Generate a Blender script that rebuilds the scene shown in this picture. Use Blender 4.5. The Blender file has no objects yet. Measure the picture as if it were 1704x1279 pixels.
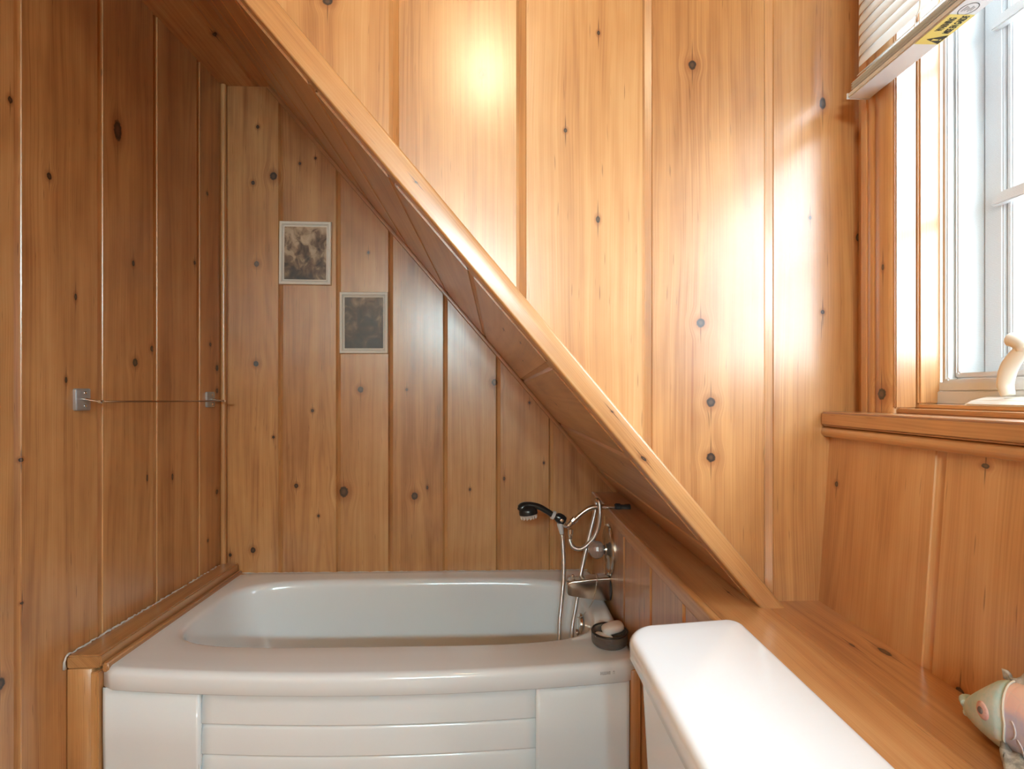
import bpy, bmesh, math, random
from mathutils import Vector, Matrix
random.seed(7)
sc = bpy.context.scene
COL = sc.collection
PI = math.pi

# ------------------------------------------------------------------ camera facts
F, VPX, HY, CZ = 850.0, 828.0, 655.0, 1.25
PSI = math.atan((852 - VPX) / F)
cs, sn = math.cos(PSI), math.sin(PSI)


def ray(x, y):
    a, b = (x - 852) / F, (HY - y) / F
    return Vector((a * cs + sn, -a * sn + cs, b))


def hit(x, y, p, n):
    """a point of the photograph on the plane through p with normal n"""
    o = Vector((0, 0, CZ)); d = ray(x, y)
    return o + d * ((Vector(p) - o).dot(Vector(n)) / d.dot(Vector(n)))


def onX(x, y, v): return hit(x, y, (v, 0, 0), (1, 0, 0))
def onY(x, y, v): return hit(x, y, (0, v, 0), (0, 1, 0))
def onZ(x, y, v): return hit(x, y, (0, 0, v), (0, 0, 1))


# ------------------------------------------------------------------ room facts
YB = 2.18            # back wall of the tub alcove
YF = 1.02            # wall with the diagonal edge
YR = -2.70           # wall behind the camera
ZC = 2.543           # ceiling
ZL = 0.83            # ledge top
XR = 0.735           # right wall above the sill
SL = 1.165           # slope of the alcove ceiling


def slope_z(x): return ZL + SL * (0.513 - x)
def slope_x(z): return 0.513 - (z - ZL) / SL


LW0 = Vector((-1.155, YB, 0)); LWD = Vector((-0.035, -1, 0)).normalized()   # left wall, running towards the camera
LWN = Vector((-LWD.y, LWD.x, 0)).normalized()
if LWN.x < 0: LWN = -LWN


def onL(x, y): return hit(x, y, LW0, LWN)
def lwx(y): return -1.155 - 0.035 * (YB - y)


# ------------------------------------------------------------------ object helpers
def tag(o, label=None, cat=None, group=None, kind=None):
    if label: o['label'] = label
    if cat: o['category'] = cat
    if group: o['group'] = group
    if kind: o['kind'] = kind
    return o


def world_loc(o):
    p = Vector(o.location)
    while o.parent:
        o = o.parent; p += Vector(o.location)
    return p


def empty(name, loc, label, cat, group=None):
    o = bpy.data.objects.new(name, None); COL.objects.link(o)
    o.location = loc; o.empty_display_size = 0.05
    return tag(o, label, cat, group)


def mesh_obj(name, verts, faces, mat, parent=None, smooth=True, uvs=None, bd=None, origin=None, mats=None, midx=None):
    """verts are world coordinates"""
    base = world_loc(parent) if parent else Vector(origin or (0, 0, 0))
    me = bpy.data.meshes.new(name)
    me.from_pydata([tuple(Vector(v) - base) for v in verts], [], faces)
    for m in (mats or [mat]): me.materials.append(m)
    if midx:
        for p, i in zip(me.polygons, midx): p.material_index = i
    if uvs:
        l = me.uv_layers.new(name='UVMap')
        k = 0
        for fi, f in enumerate(faces):
            for j in range(len(f)):
                l.data[k].uv = uvs[fi][j]; k += 1
    if bd is not None:
        a = me.attributes.new('bd', 'FLOAT', 'FACE')
        for i, v in enumerate(bd): a.data[i].value = v
    me.update()
    if smooth:
        for p in me.polygons: p.use_smooth = True
    o = bpy.data.objects.new(name, me); COL.objects.link(o)
    if parent: o.parent = parent
    elif origin: o.location = origin
    return o


def recalc(o, weld=False):
    bm = bmesh.new(); bm.from_mesh(o.data)
    if weld: bmesh.ops.remove_doubles(bm, verts=bm.verts, dist=1e-6)
    bmesh.ops.recalc_face_normals(bm, faces=bm.faces)
    bm.to_mesh(o.data); bm.free()
    return o


def sharp(o, ang=35):
    bm = bmesh.new(); bm.from_mesh(o.data)
    for e in bm.edges:
        if len(e.link_faces) == 2:
            e.smooth = e.calc_face_angle(0) < math.radians(ang)
    for f in bm.faces: f.smooth = True
    bm.to_mesh(o.data); bm.free()
    return o


BOXF = [(0, 3, 2, 1), (4, 5, 6, 7), (0, 1, 5, 4), (1, 2, 6, 5), (2, 3, 7, 6), (3, 0, 4, 7)]


def hexa(name, c, mat, parent=None, bev=0.002, seg=2, grain=None, origin=None):
    """box from 8 corners (bottom loop then top loop); grain: axis along which the wood runs"""
    base = world_loc(parent) if parent else Vector(origin or (0, 0, 0))
    bm = bmesh.new()
    vs = [bm.verts.new(Vector(p) - base) for p in c]
    for f in BOXF: bm.faces.new([vs[i] for i in f])
    bmesh.ops.recalc_face_normals(bm, faces=bm.faces)
    if bev: bmesh.ops.bevel(bm, geom=bm.edges[:], offset=bev, segments=seg, affect='EDGES', clamp_overlap=True)
    uv = bm.loops.layers.uv.new('UVMap')
    g = Vector(grain or (0, 0, 1)).normalized()
    for f in bm.faces:
        n = f.normal; a = n.cross(g)
        if a.length < 0.3: a = n.orthogonal()
        a.normalize()
        for l in f.loops:
            p = l.vert.co + base
            l[uv].uv = (p.dot(a), p.dot(g))
    me = bpy.data.meshes.new(name); bm.to_mesh(me); bm.free()
    a = me.attributes.new('bd', 'FLOAT', 'FACE'); r = random.random()
    for d in a.data: d.value = r
    me.materials.append(mat)
    o = bpy.data.objects.new(name, me); COL.objects.link(o)
    if parent: o.parent = parent
    elif origin: o.location = origin
    return sharp(o, 50)


def box(name, lo, hi, mat, parent=None, bev=0.002, seg=2, grain=None):
    x0, y0, z0 = lo; x1, y1, z1 = hi
    c = [(x0, y0, z0), (x1, y0, z0), (x1, y1, z0), (x0, y1, z0), (x0, y0, z1), (x1, y0, z1), (x1, y1, z1), (x0, y1, z1)]
    return hexa(name, c, mat, parent, bev, seg, grain)


def loft(name, loops, mat, parent=None, cap0=False, cap1=False, smooth=True, closed=True, angle=None, uvf=None):
    n = len(loops[0]); vs = []; fs = []
    for L in loops: vs += [tuple(p) for p in L]
    for i in range(len(loops) - 1):
        for j in range(n if closed else n - 1):
            k = (j + 1) % n
            fs.append((i * n + j, i * n + k, (i + 1) * n + k, (i + 1) * n + j))
    if cap0: fs.append(tuple(reversed(range(n))))
    if cap1: fs.append(tuple((len(loops) - 1) * n + j for j in range(n)))
    uvs = [[uvf(vs[i]) for i in f] for f in fs] if uvf else None
    o = mesh_obj(name, vs, fs, mat, parent, smooth, uvs)
    recalc(o)
    if angle: sharp(o, angle)
    return o


def catmull(pts, n=8):
    P = [Vector(p) for p in pts]; out = []
    for i in range(len(P) - 1):
        p0 = P[max(i - 1, 0)]; p1 = P[i]; p2 = P[i + 1]; p3 = P[min(i + 2, len(P) - 1)]
        for k in range(n):
            t = k / n
            out.append(0.5 * ((2 * p1) + (p2 - p0) * t + (2 * p0 - 5 * p1 + 4 * p2 - p3) * t * t + (3 * p1 - p0 - 3 * p2 + p3) * t ** 3))
    out.append(P[-1]); return out


def tube_loops(path, radii, seg=12, flat=1.0):
    path = [Vector(p) for p in path]
    if not hasattr(radii, '__len__'): radii = [radii] * len(path)
    loops = []; nrm = None
    for i, p in enumerate(path):
        t = (path[min(i + 1, len(path) - 1)] - path[max(i - 1, 0)]).normalized()
        if nrm is None:
            nrm = t.orthogonal().normalized()
            if abs(t.z) < 0.95: nrm = (Vector((0, 0, 1)) - t * t.z).normalized()
        nrm = (nrm - t * nrm.dot(t)).normalized(); b = t.cross(nrm)
        loops.append([p + (nrm * math.cos(a) * flat + b * math.sin(a)) * radii[i] for a in [2 * PI * k / seg for k in range(seg)]])
    return loops


def tube(name, path, radii, mat, parent=None, seg=12, flat=1.0, angle=None):
    return loft(name, tube_loops(path, radii, seg, flat), mat, parent, True, True, angle=angle)


def resample(path, step):
    out = [path[0]]; acc = 0.0; last = path[0]
    for p in path[1:]:
        d = (p - last).length
        while acc + d >= step:
            last = last + (p - last) * ((step - acc) / d); out.append(last.copy())
            d = (p - last).length; acc = 0.0
        acc += d; last = p
    return out


def lathe(name, prof, axis_o, axis_d, mat, parent=None, seg=32, angle=40, cap0=True, cap1=True):
    """prof: list of (radius, distance along the axis)"""
    d = Vector(axis_d).normalized(); a = d.orthogonal().normalized(); b = d.cross(a); o0 = Vector(axis_o)
    loops = [[o0 + d * h + (a * math.cos(2 * PI * k / seg) + b * math.sin(2 * PI * k / seg)) * max(r, 1e-5) for k in range(seg)] for r, h in prof]
    return loft(name, loops, mat, parent, cap0, cap1, angle=angle)


# ------------------------------------------------------------------ material helpers
class NT:
    def __init__(s, name):
        s.m = bpy.data.materials.new(name); s.m.use_nodes = True
        s.t = s.m.node_tree; s.t.nodes.clear()
        s.out = s.t.nodes.new('ShaderNodeOutputMaterial')

    def n(s, typ, ins=None, **props):
        nd = s.t.nodes.new(typ)
        for k, v in props.items(): setattr(nd, k, v)
        for k, v in (ins or {}).items():
            if isinstance(v, bpy.types.NodeSocket): s.t.links.new(v, nd.inputs[k])
            elif v is not None: nd.inputs[k].default_value = v
        return nd

    def math(s, op, a, b=None, c=None, clamp=False):
        nd = s.n('ShaderNodeMath', {0: a, 1: b, 2: c}, operation=op, use_clamp=clamp); return nd.outputs[0]

    def vec(s, op, a, b=None, c=None, out=0):
        nd = s.n('ShaderNodeVectorMath', {0: a, 1: b, 2: c}, operation=op); return nd.outputs[out]

    def remap(s, v, a, b, c, d, smooth=True):
        nd = s.n('ShaderNodeMapRange', {0: v, 1: a, 2: b, 3: c, 4: d}, interpolation_type='SMOOTHSTEP' if smooth else 'LINEAR')
        return nd.outputs[0]

    def mix(s, f, a, b, mode='MIX'):
        nd = s.n('ShaderNodeMix', None, data_type='RGBA', blend_type=mode)
        for i, v in ((0, f), (6, a), (7, b)):
            if isinstance(v, bpy.types.NodeSocket): s.t.links.new(v, nd.inputs[i])
            else: nd.inputs[i].default_value = (*v, 1) if hasattr(v, '__len__') and len(v) == 3 else v
        return nd.outputs[2]

    def noise(s, vec, scale=1, detail=2, rough=.5, dist=0):
        return s.n('ShaderNodeTexNoise', {'Vector': vec, 'Scale': scale, 'Detail': detail, 'Roughness': rough, 'Distortion': dist}).outputs[0]

    def ramp(s, f, stops):
        nd = s.n('ShaderNodeValToRGB', {0: f}); e = nd.color_ramp.elements
        while len(e) < len(stops): e.new(0.5)
        for x, (p, c) in zip(e, stops): x.position = p; x.color = (*c, 1)
        return nd.outputs[0]

    def done(s, shader):
        s.t.links.new(shader, s.out.inputs[0]); return s.m


def principled(name, col, rough=.4, metal=0, coat=0, spec=.5, trans=0, ior=1.45, noise=0, nscale=40, bump=0):
    t = NT(name)
    co = t.n('ShaderNodeTexCoord').outputs['Object']
    c = (*col, 1)
    nz = t.noise(co, nscale, 3, .6)
    dark = tuple(x * (1 - noise) for x in col)
    color = t.mix(nz, dark, tuple(min(1, x * (1 + noise * .6)) for x in col)) if noise else c
    ins = {'Base Color': color, 'Roughness': rough, 'Metallic': metal, 'Coat Weight': coat, 'Coat Roughness': .08,
           'Specular IOR Level': spec, 'Transmission Weight': trans, 'IOR': ior}
    if bump: ins['Normal'] = t.n('ShaderNodeBump', {'Height': nz, 'Strength': bump, 'Distance': .002}).outputs[0]
    b = t.n('ShaderNodeBsdfPrincipled', ins)
    return t.done(b.outputs[0])


WOOD_TONE = dict(dark=(.28, .102, .032), mid=(.53, .265, .098), light=(.69, .42, .19))


def wood(name, knots=(), tone=WOOD_TONE, gain=1.0, rough=.36, coat=1.0, rot=False):
    """knotty pine; UV in metres, v runs with the grain; knots: (u, v, ru, rv)"""
    t = NT(name)
    uv = t.n('ShaderNodeUVMap', None, uv_map='UVMap').outputs[0]
    bd = t.n('ShaderNodeAttribute', None, attribute_name='bd').outputs['Fac']
    sep = t.n('ShaderNodeSeparateXYZ', {0: uv}); u, v = sep.outputs[0], sep.outputs[1]
    accL = accS = None; warp = None
    for (ku, kv, ru, rv) in knots:
        L = t.vec('LENGTH', t.vec('MULTIPLY_ADD', uv, (1 / ru, 1 / rv, 0), (-ku / ru, -kv / rv, 0)), out=1)
        accL = L if accL is None else t.math('MINIMUM', accL, L)
    for (ku, kv, ru, rv) in knots:
        sa, sb = 1 / .0017, 1 / (.022 + 4.0 * rv)
        L2 = t.vec('LENGTH', t.vec('MULTIPLY_ADD', uv, (sa, sb, 0), (-ku * sa, -kv * sb, 0)), out=1)
        accS = L2 if accS is None else t.math('MINIMUM', accS, L2)
    for (ku, kv, ru, rv) in knots:
        if ru < .006: continue
        wa, wb = 1 / (4.5 * ru), 1 / (4.5 * rv)
        q = t.vec('MULTIPLY_ADD', uv, (wa, wb, 0), (-ku * wa, -kv * wb, 0))
        h = t.remap(t.vec('LENGTH', q, out=1), 0.07, 1.0, 1, 0)
        w = t.math('MULTIPLY', t.n('ShaderNodeSeparateXYZ', {0: q}).outputs[0], h)
        warp = t.math('MULTIPLY', w, -ru * 3.4) if warp is None else t.math('MULTIPLY_ADD', w, -ru * 3.4, warp)
    uw = t.math('ADD', u, warp) if warp is not None else u
    # gentle waviness of the grain
    wv = t.noise(t.n('ShaderNodeCombineXYZ', {0: t.math('MULTIPLY_ADD', u, 3.0, t.math('MULTIPLY', bd, 40)), 1: t.math('MULTIPLY', v, 1.6), 2: bd}).outputs[0], 1, 2)
    uw = t.math('MULTIPLY_ADD', wv, .03, uw)
    b50 = t.math('MULTIPLY', bd, 57.3)
    p1 = t.n('ShaderNodeCombineXYZ', {0: t.math('MULTIPLY_ADD', uw, 7.0, b50), 1: t.math('MULTIPLY_ADD', v, .42, b50), 2: t.math('MULTIPLY', bd, 9)}).outputs[0]
    ringf = t.noise(p1, 1, 1.5, .4)
    ring = t.math('SINE', t.math('MULTIPLY', ringf, 95))
    ring = t.math('MULTIPLY_ADD', ring, .5, .5)
    ring = t.math('POWER', ring, 1.6)
    p2 = t.n('ShaderNodeCombineXYZ', {0: t.math('MULTIPLY_ADD', uw, 330, b50), 1: t.math('MULTIPLY', v, 3.0), 2: 0.0}).outputs[0]
    fib = t.noise(p2, 1, 2, .6)
    p3 = t.n('ShaderNodeCombineXYZ', {0: t.math('MULTIPLY_ADD', uw, 17, b50), 1: t.math('MULTIPLY', v, .35), 2: b50}).outputs[0]
    stk = t.noise(p3, 1, 2, .55)
    p4 = t.n('ShaderNodeCombineXYZ', {0: t.math('MULTIPLY_ADD', u, 9, b50), 1: t.math('MULTIPLY', v, 3.5), 2: 3.0}).outputs[0]
    blot = t.noise(p4, 1, 3, .6)
    val = t.math('MULTIPLY_ADD', ring, -.09, .51)
    val = t.math('MULTIPLY_ADD', t.math('SUBTRACT', fib, .5), .46, val)
    val = t.math('MULTIPLY_ADD', t.math('SUBTRACT', stk, .5), .72, val)
    val = t.math('MULTIPLY_ADD', t.math('SUBTRACT', blot, .5), .45, val)
    val = t.math('MULTIPLY_ADD', t.math('SUBTRACT', bd, .5), .16, val)
    col = t.ramp(val, [(.12, tone['dark']), (.5, tone['mid']), (.9, tone['light'])])
    # short dark pitch flecks along the grain
    p5 = t.n('ShaderNodeCombineXYZ', {0: t.math('MULTIPLY_ADD', uw, 210, b50), 1: t.math('MULTIPLY', v, 12), 2: 7.0}).outputs[0]
    fl = t.remap(t.noise(p5, 1, 1, .5), .70, .80, 0, .55)
    col = t.mix(fl, col, tuple(x * .45 for x in tone['dark']))
    if accL is not None:
        nz = t.noise(uv, 160, 2)
        Lw = t.math('MULTIPLY_ADD', t.math('SUBTRACT', nz, .5), .45, accL)
        st = t.remap(accS, .35, 1.0, .75, 0)
        col = t.mix(st, col, (.07, .025, .010))
        col = t.mix(t.remap(Lw, 1.0, 2.6, .55, 0), col, (.25, .075, .02))
        col = t.mix(t.remap(Lw, .80, 1.12, 1, 0), col, (.020, .010, .006))
        col = t.mix(t.remap(Lw, .25, .72, .55, 0), col, (.115, .055, .028))
    if gain != 1.0: col = t.mix(1.0, col, (gain, gain, gain), 'MULTIPLY')
    bh = t.math('MULTIPLY_ADD', blot, 1.4, t.math('MULTIPLY', fib, .25))
    bmp = t.n('ShaderNodeBump', {'Height': bh, 'Strength': .12, 'Distance': .004}).outputs[0]
    r = t.math('MULTIPLY_ADD', fib, .12, rough - .05)
    b = t.n('ShaderNodeBsdfPrincipled', {'Base Color': col, 'Roughness': r, 'Coat Weight': coat, 'Coat IOR': 1.55, 'Coat Roughness': .26,
                                          'Specular IOR Level': .5, 'Normal': bmp})
    return t.done(b.outputs[0])


W_TRIM = wood('pine_trim', coat=.8)
W_FLOOR = wood('pine_floor', gain=.8)
M_TUB = principled('tub_acrylic', (.785, .825, .84), .16, coat=.3, noise=.02, nscale=6)
M_PORC = principled('white_porcelain', (.85, .90, .93), .08, coat=.5, noise=.01, nscale=4)
M_CHROME = principled('chrome', (.80, .78, .75), .10, metal=1)
M_NICKEL = principled('brushed_nickel', (.60, .56, .51), .20, metal=1, noise=.08, nscale=90)
M_SATIN = principled('satin_steel', (.42, .41, .40), .35, metal=.55, noise=.08, nscale=120)
M_STEEL = principled('hose_steel', (.70, .69, .67), .28, metal=1)
M_BLACK = principled('black_plastic', (.012, .014, .016), .28, coat=.2, noise=.1)
M_DARK = principled('dark_gap', (.03, .02, .015), .7, noise=.1)
M_VINYL = principled('white_vinyl', (.62, .625, .625), .35, noise=.02, nscale=12)
M_CRANK = principled('cream_plastic', (.74, .70, .62), .35, noise=.03, nscale=20)
def slat_mat():
    t = NT('white_slat')
    co = t.n('ShaderNodeTexCoord').outputs['Object']
    c = t.mix(t.noise(co, 30, 2), (.80, .80, .79), (.84, .84, .83))
    p = t.n('ShaderNodeBsdfPrincipled', {'Base Color': c, 'Roughness': .4})
    tr = t.n('ShaderNodeBsdfTranslucent', {0: (.85, .85, .83, 1)})
    return t.done(t.n('ShaderNodeMixShader', {0: .45, 1: p.outputs[0], 2: tr.outputs[0]}).outputs[0])


M_SLAT = slat_mat()
M_RAIL = principled('pale_grey_rail', (.62, .62, .62), .45, noise=.03)
M_CORD = principled('white_cord', (.75, .73, .68), .8, noise=.1, nscale=300)
M_YEL = principled('yellow_sticker', (.66, .54, .14), .5, noise=.03)
M_INK = principled('black_ink', (.015, .015, .012), .5, noise=.1)
M_GINK = principled('grey_ink', (.30, .30, .30), .6, noise=.1)
M_FRAME = principled('cream_frame', (.80, .74, .63), .5, noise=.06, nscale=60)
M_MAT = principled('cream_mat_board', (.82, .76, .65), .7, noise=.04, nscale=80)
M_CAULK = principled('white_caulk', (.62, .59, .55), .7, noise=.25, nscale=180)
M_SOAP = principled('soap', (.90, .88, .83), .4, noise=.04, nscale=30)
M_RUBBER = principled('dark_rubber', (.025, .025, .025), .6, noise=.1)


def smoke_mat():
    t = NT('smoked_plastic')
    co = t.n('ShaderNodeTexCoord').outputs['Object']
    c = t.mix(t.noise(co, 60, 2), (.17, .155, .14), (.21, .19, .175))
    p = t.n('ShaderNodeBsdfPrincipled', {'Base Color': c, 'Roughness': .12, 'Coat Weight': .5})
    tr = t.n('ShaderNodeBsdfTransparent', {0: (.72, .69, .66, 1)})
    m = t.n('ShaderNodeMixShader', {0: .42, 1: p.outputs[0], 2: tr.outputs[0]})
    return t.done(m.outputs[0])


def pane_mat(name, tint, gl):
    t = NT(name)
    tr = t.n('ShaderNodeBsdfTransparent', {0: tint})
    g = t.n('ShaderNodeBsdfGlossy', {0: (1, 1, 1, 1), 'Roughness': .02})
    fc = t.n('ShaderNodeLayerWeight', {0: .5}).outputs['Facing']
    f = t.math('MULTIPLY_ADD', t.math('POWER', fc, 5.0), gl, .02)
    m = t.n('ShaderNodeMixShader', {0: f, 1: tr.outputs[0], 2: g.outputs[0]})
    return t.done(m.outputs[0])


def screen_mat():
    t = NT('insect_screen')
    co = t.n('ShaderNodeTexCoord').outputs['Object']
    w = t.n('ShaderNodeTexWave', {'Vector': co, 'Scale': 130.0, 'Distortion': 0.0}, wave_type='BANDS', bands_direction='Z').outputs['Fac']
    tr = t.n('ShaderNodeBsdfTransparent', {0: (1, 1, 1, 1)})
    d = t.n('ShaderNodeBsdfDiffuse', {0: (.42, .43, .45, 1)})
    m = t.n('ShaderNodeMixShader', {0: t.math('MULTIPLY_ADD', w, .07, .025), 1: tr.outputs[0], 2: d.outputs[0]})
    return t.done(m.outputs[0])


def acrylic_mat():
    t = NT('clear_acrylic')
    co = t.n('ShaderNodeTexCoord').outputs['Object']
    nz = t.noise(co, 120, 3, .6, 1.0)
    c = t.mix(nz, (.36, .24, .19), (.74, .58, .50))
    b = t.n('ShaderNodeBsdfPrincipled', {'Base Color': c, 'Roughness': .16, 'Transmission Weight': .45, 'IOR': 1.4, 'Coat Weight': .4})
    return t.done(b.outputs[0])


M_SMOKE = smoke_mat()
M_GLASS = pane_mat('window_glass', (.97, .985, 1, 1), .7)
M_SCREEN = screen_mat()
M_ACRYL = acrylic_mat()


# ------------------------------------------------------------------ panelled surfaces
def panel(name, O, U, V, N, u0, u1, seams, spans, mat, kinks=(), flip=False, thick=.018, parent=None, gw=.0205, gd=.0075):
    """boards side by side along U; spans(u) -> list of (vlo, vhi). A seam is a chamfer, a sunk strip and a step."""
    O, U, V, N = Vector(O), Vector(U), Vector(V), Vector(N)
    cols = [(u0, 0.0)]
    pts = []
    for s in seams:
        if flip: pts += [(s, 0), (s + gw * .06, -gd * .3), (s + gw * .68, -gd), (s + gw, 0)]
        else: pts += [(s, 0), (s + gw * .32, -gd), (s + gw * .94, -gd * .3), (s + gw, 0)]
    for k in kinks: pts.append((k, None))
    pts = sorted([p for p in pts if u0 < p[0] < u1], key=lambda p: p[0])
    cur = []
    for p in pts:
        cur.append(p)
    cols = [(u0, 0.0)] + cur + [(u1, 0.0)]
    # depth at a kink: interpolate
    res = []
    for i, (u, d) in enumerate(cols):
        if d is None:
            a = next(c for c in reversed(cols[:i]) if c[1] is not None); b = next(c for c in cols[i + 1:] if c[1] is not None)
            d = a[1] + (b[1] - a[1]) * (u - a[0]) / max(b[0] - a[0], 1e-6)
        res.append((u, d))
    cols = res
    verts, faces, uvs, bds = [], [], [], []
    rnd = [random.random() for _ in range(len(seams) + 2)]
    for i in range(len(cols) - 1):
        (ua, da), (ub, db) = cols[i], cols[i + 1]
        if ub - ua < 1e-6: continue
        um = (ua + ub) / 2
        bi = sum(1 for s in seams if s + .0008 < um)
        e = (ub - ua) * 1e-3
        A, B = spans(ua + e), spans(ub - e)
        for (la, ha), (lb, hb) in zip(A, B):
            if ha - la < 1e-5 and hb - lb < 1e-5: continue
            k = len(verts)
            q = [(ua, la, da), (ub, lb, db), (ub, hb, db), (ua, ha, da)]
            for (x, y, d) in q: verts.append(O + U * x + V * y + N * d)
            f = [k, k + 1, k + 2, k + 3]
            if U.cross(V).dot(N) < 0: f = f[::-1]; q = q[::-1]
            faces.append(f); uvs.append([(x, y) for x, y, d in q]); bds.append(rnd[bi])
    o = mesh_obj(name, verts, faces, mat, parent, False, uvs, bds)
    if thick:
        md = o.modifiers.new('thickness', 'SOLIDIFY'); md.thickness = thick; md.offset = -1
    if not parent: o['kind'] = 'structure'
    return o


def kn(lst, f):
    out = []
    for k in lst:
        (x, y, rx) = k[:3]; ry = k[3] if len(k) > 3 else rx * 1.15
        u, v, s, sv = f(x, y)
        out.append((u, v, max(rx * s * .84, .0018), max(ry * sv * .84, .002)))
    return out


# --- back wall of the alcove (u = X, v = Z)
bk = [(429, 211, 3.2), (455, 293, 7), (421, 304, 3.6), (427, 439, 5), (426, 605, 5), (421, 915, 5), (383, 923, 3), (520, 683, 3), (493, 808, 4),
      (530, 858, 2.6), (572, 818, 9, 11), (600, 648, 5.5), (677, 648, 2.6), (690, 825, 6.5), (711, 811, 2.2, 4), (823, 636, 6), (881, 670, 2.4),
      (839, 796, 2.2, 4), (782, 814, 2.2, 3), (499, 272, 2.6), (525, 263, 2.4), (613, 420, 2.5), (455, 727, 2.5), (905, 770, 2.0, 3)]
def f_back(x, y):
    p = onY(x, y, YB); return p.x, p.z, YB / F, YB / F
m = wood('pine_back_wall', kn(bk, f_back))
seams = [onY(x, 700, YB).x for x in (463, 559, 646, 737, 825, 913)]
def sp_back(u): return [(0.0, min(ZC, slope_z(u)))]
panel('wall_back', (0, YB, 0), (1, 0, 0), (0, 0, 1), (0, -1, 0), -1.19, 0.56, seams, sp_back, m, kinks=[slope_x(ZC)])

# --- left wall (u runs towards the camera, v = Z)
lk = [(196, 217, 7, 20), (82, 293, 4.5, 7), (17, 166, 4, 7), (126, 494, 2.6, 7), (110, 632, 2.6, 6), (222, 438, 2.6, 6), (225, 603, 5, 8), (253, 580, 3.5, 6),
      (324, 437, 2, 4), (350, 573, 2.2, 4), (361, 612, 2.6, 6), (361, 650, 2.4, 5), (361, 818, 2.4, 5), (346, 899, 1.6, 3.5), (345, 322, 1.8, 4),
      (245, 795, 1.6, 7), (287, 793, 2.0, 7), (0, 1138, 9, 12), (36, 765, 4, 4), (37, 1003, 2.5, 3)]
def f_left(x, y):
    p = onL(x, y); q = onL(x + 1, y); du = (q - p).length
    return (p - LW0).dot(LWD), p.z, du, p.y / F
m = wood('pine_left_wall', kn(lk, f_left))
seams = sorted((onL(x, 600) - LW0).dot(LWD) for x in (27, 165, 257, 329))
seams = [s - .014 for s in seams] + [seams[-1] + .245 * k for k in range(1, 16)]
panel('wall_left', LW0, LWD, (0, 0, 1), LWN, -.03, 4.91, seams, lambda u: [(0.0, ZC)], m, flip=True)

# --- wall with the diagonal edge (u = X, v = Z)
fk = [(1152, 108, 8, 9.5), (941, 217, 3.4, 4.5), (802, 122, 4.5, 6), (996, 55, 3.0, 4.5), (995, 365, 4.0, 7), (1166, 537, 8.5, 9), (1183, 669, 9, 9.5), (1183, 761, 9, 9.5),
      (1369, 172, 6.5, 12), (1369, 519, 4, 4.5), (1428, 395, 5, 8), (545, 2, 10, 8), (1348, 362, 3, 4)]
def f_front(x, y):
    p = onY(x, y, YF); return p.x, p.z, YF / F, YF / F
m = wood('pine_diagonal_wall', kn(fk, f_front))
seams = [onY(x, 300, YF).x for x in (443, 647, 859, 1069, 1271)]
xt = slope_x(ZC)
panel('wall_front', (0, YF, 0), (1, 0, 0), (0, 0, 1), (0, -1, 0), xt, .76, seams, lambda u: [(max(ZL - .06, slope_z(u) + .020), ZC)], m,
      kinks=[slope_x(ZL - .08)], thick=.012)

# --- sloped ceiling over the tub (u up the slope, v = Y)
L1 = math.sqrt(1 + SL * SL)
SU = Vector((-1, 0, SL)).normalized(); SNn = Vector((-SL, 0, -1)).normalized()
sk = [(838, 548, 2, 6), (866, 570, 2, 3), (870, 600, 2, 3), (860, 615, 2, 3), (925, 672, 4, 3), (1075, 790, 4, 3), (1035, 770, 3, 2)]
def f_slope(x, y):
    p = hit(x, y, (.513, 0, ZL), SNn); return (p - Vector((.513, 0, ZL))).dot(SU), p.y, .0022, .0022
m = wood('pine_slope', kn(sk, f_slope))
s0 = (.513 - onY(992, 776, YB).x) * L1
seams = [s0 - .008 + .2435 * k for k in range(9)]
panel('ceiling_sloped', (.513, 0, ZL), SU, (0, 1, 0), SNn, -.03, (.513 - xt) * L1, seams, lambda u: [(YF + .012, YB + .01)], m, thick=.012)

# --- flat ceiling (u = X, v = Y)
ck = [(357, 58, 3)]
def f_ceil(x, y):
    p = onZ(x, y, ZC); return p.x, p.y, .003, .003
m = wood('pine_ceiling', kn(ck, f_ceil))
panel('ceiling', (0, 0, ZC), (1, 0, 0), (0, 1, 0), (0, 0, -1), -1.32, .90, [-1.02 + .24 * k for k in range(8)], lambda u: [(YR - .02, YB + .02)], m)
panel('floor', (0, 0, 0), (1, 0, 0), (0, 1, 0), (0, 0, 1), -1.32, .90, [-1.2 + .12 * k for k in range(18)], lambda u: [(YR - .02, YB + .02)], W_FLOOR, gw=.004, gd=.002)
panel('wall_rear', (0, YR, 0), (1, 0, 0), (0, 0, 1), (0, 1, 0), -1.32, .90, [-1.05 + .24 * k for k in range(9)], lambda u: [(0.0, ZC)], W_TRIM)

# --- right wall with the window opening (u = Y, v = Z)
WY0, WY1, WZ0, WZ1 = -.10, .905, 1.215, 2.24
def sp_right(u):
    if WY0 < u < WY1: return [(0.0, WZ0), (WZ1, ZC)]
    return [(0.0, (WZ0 + WZ1) / 2), ((WZ0 + WZ1) / 2, ZC)]
panel('wall_right', (XR, 0, 0), (0, 1, 0), (0, 0, 1), (-1, 0, 0), YR - .02, YF + .02, [-2.45, -2.2, -1.95, -1.7, -1.45, -1.2, -.95, -.7, -.45], sp_right, W_TRIM, kinks=[WY0, WY1])

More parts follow.
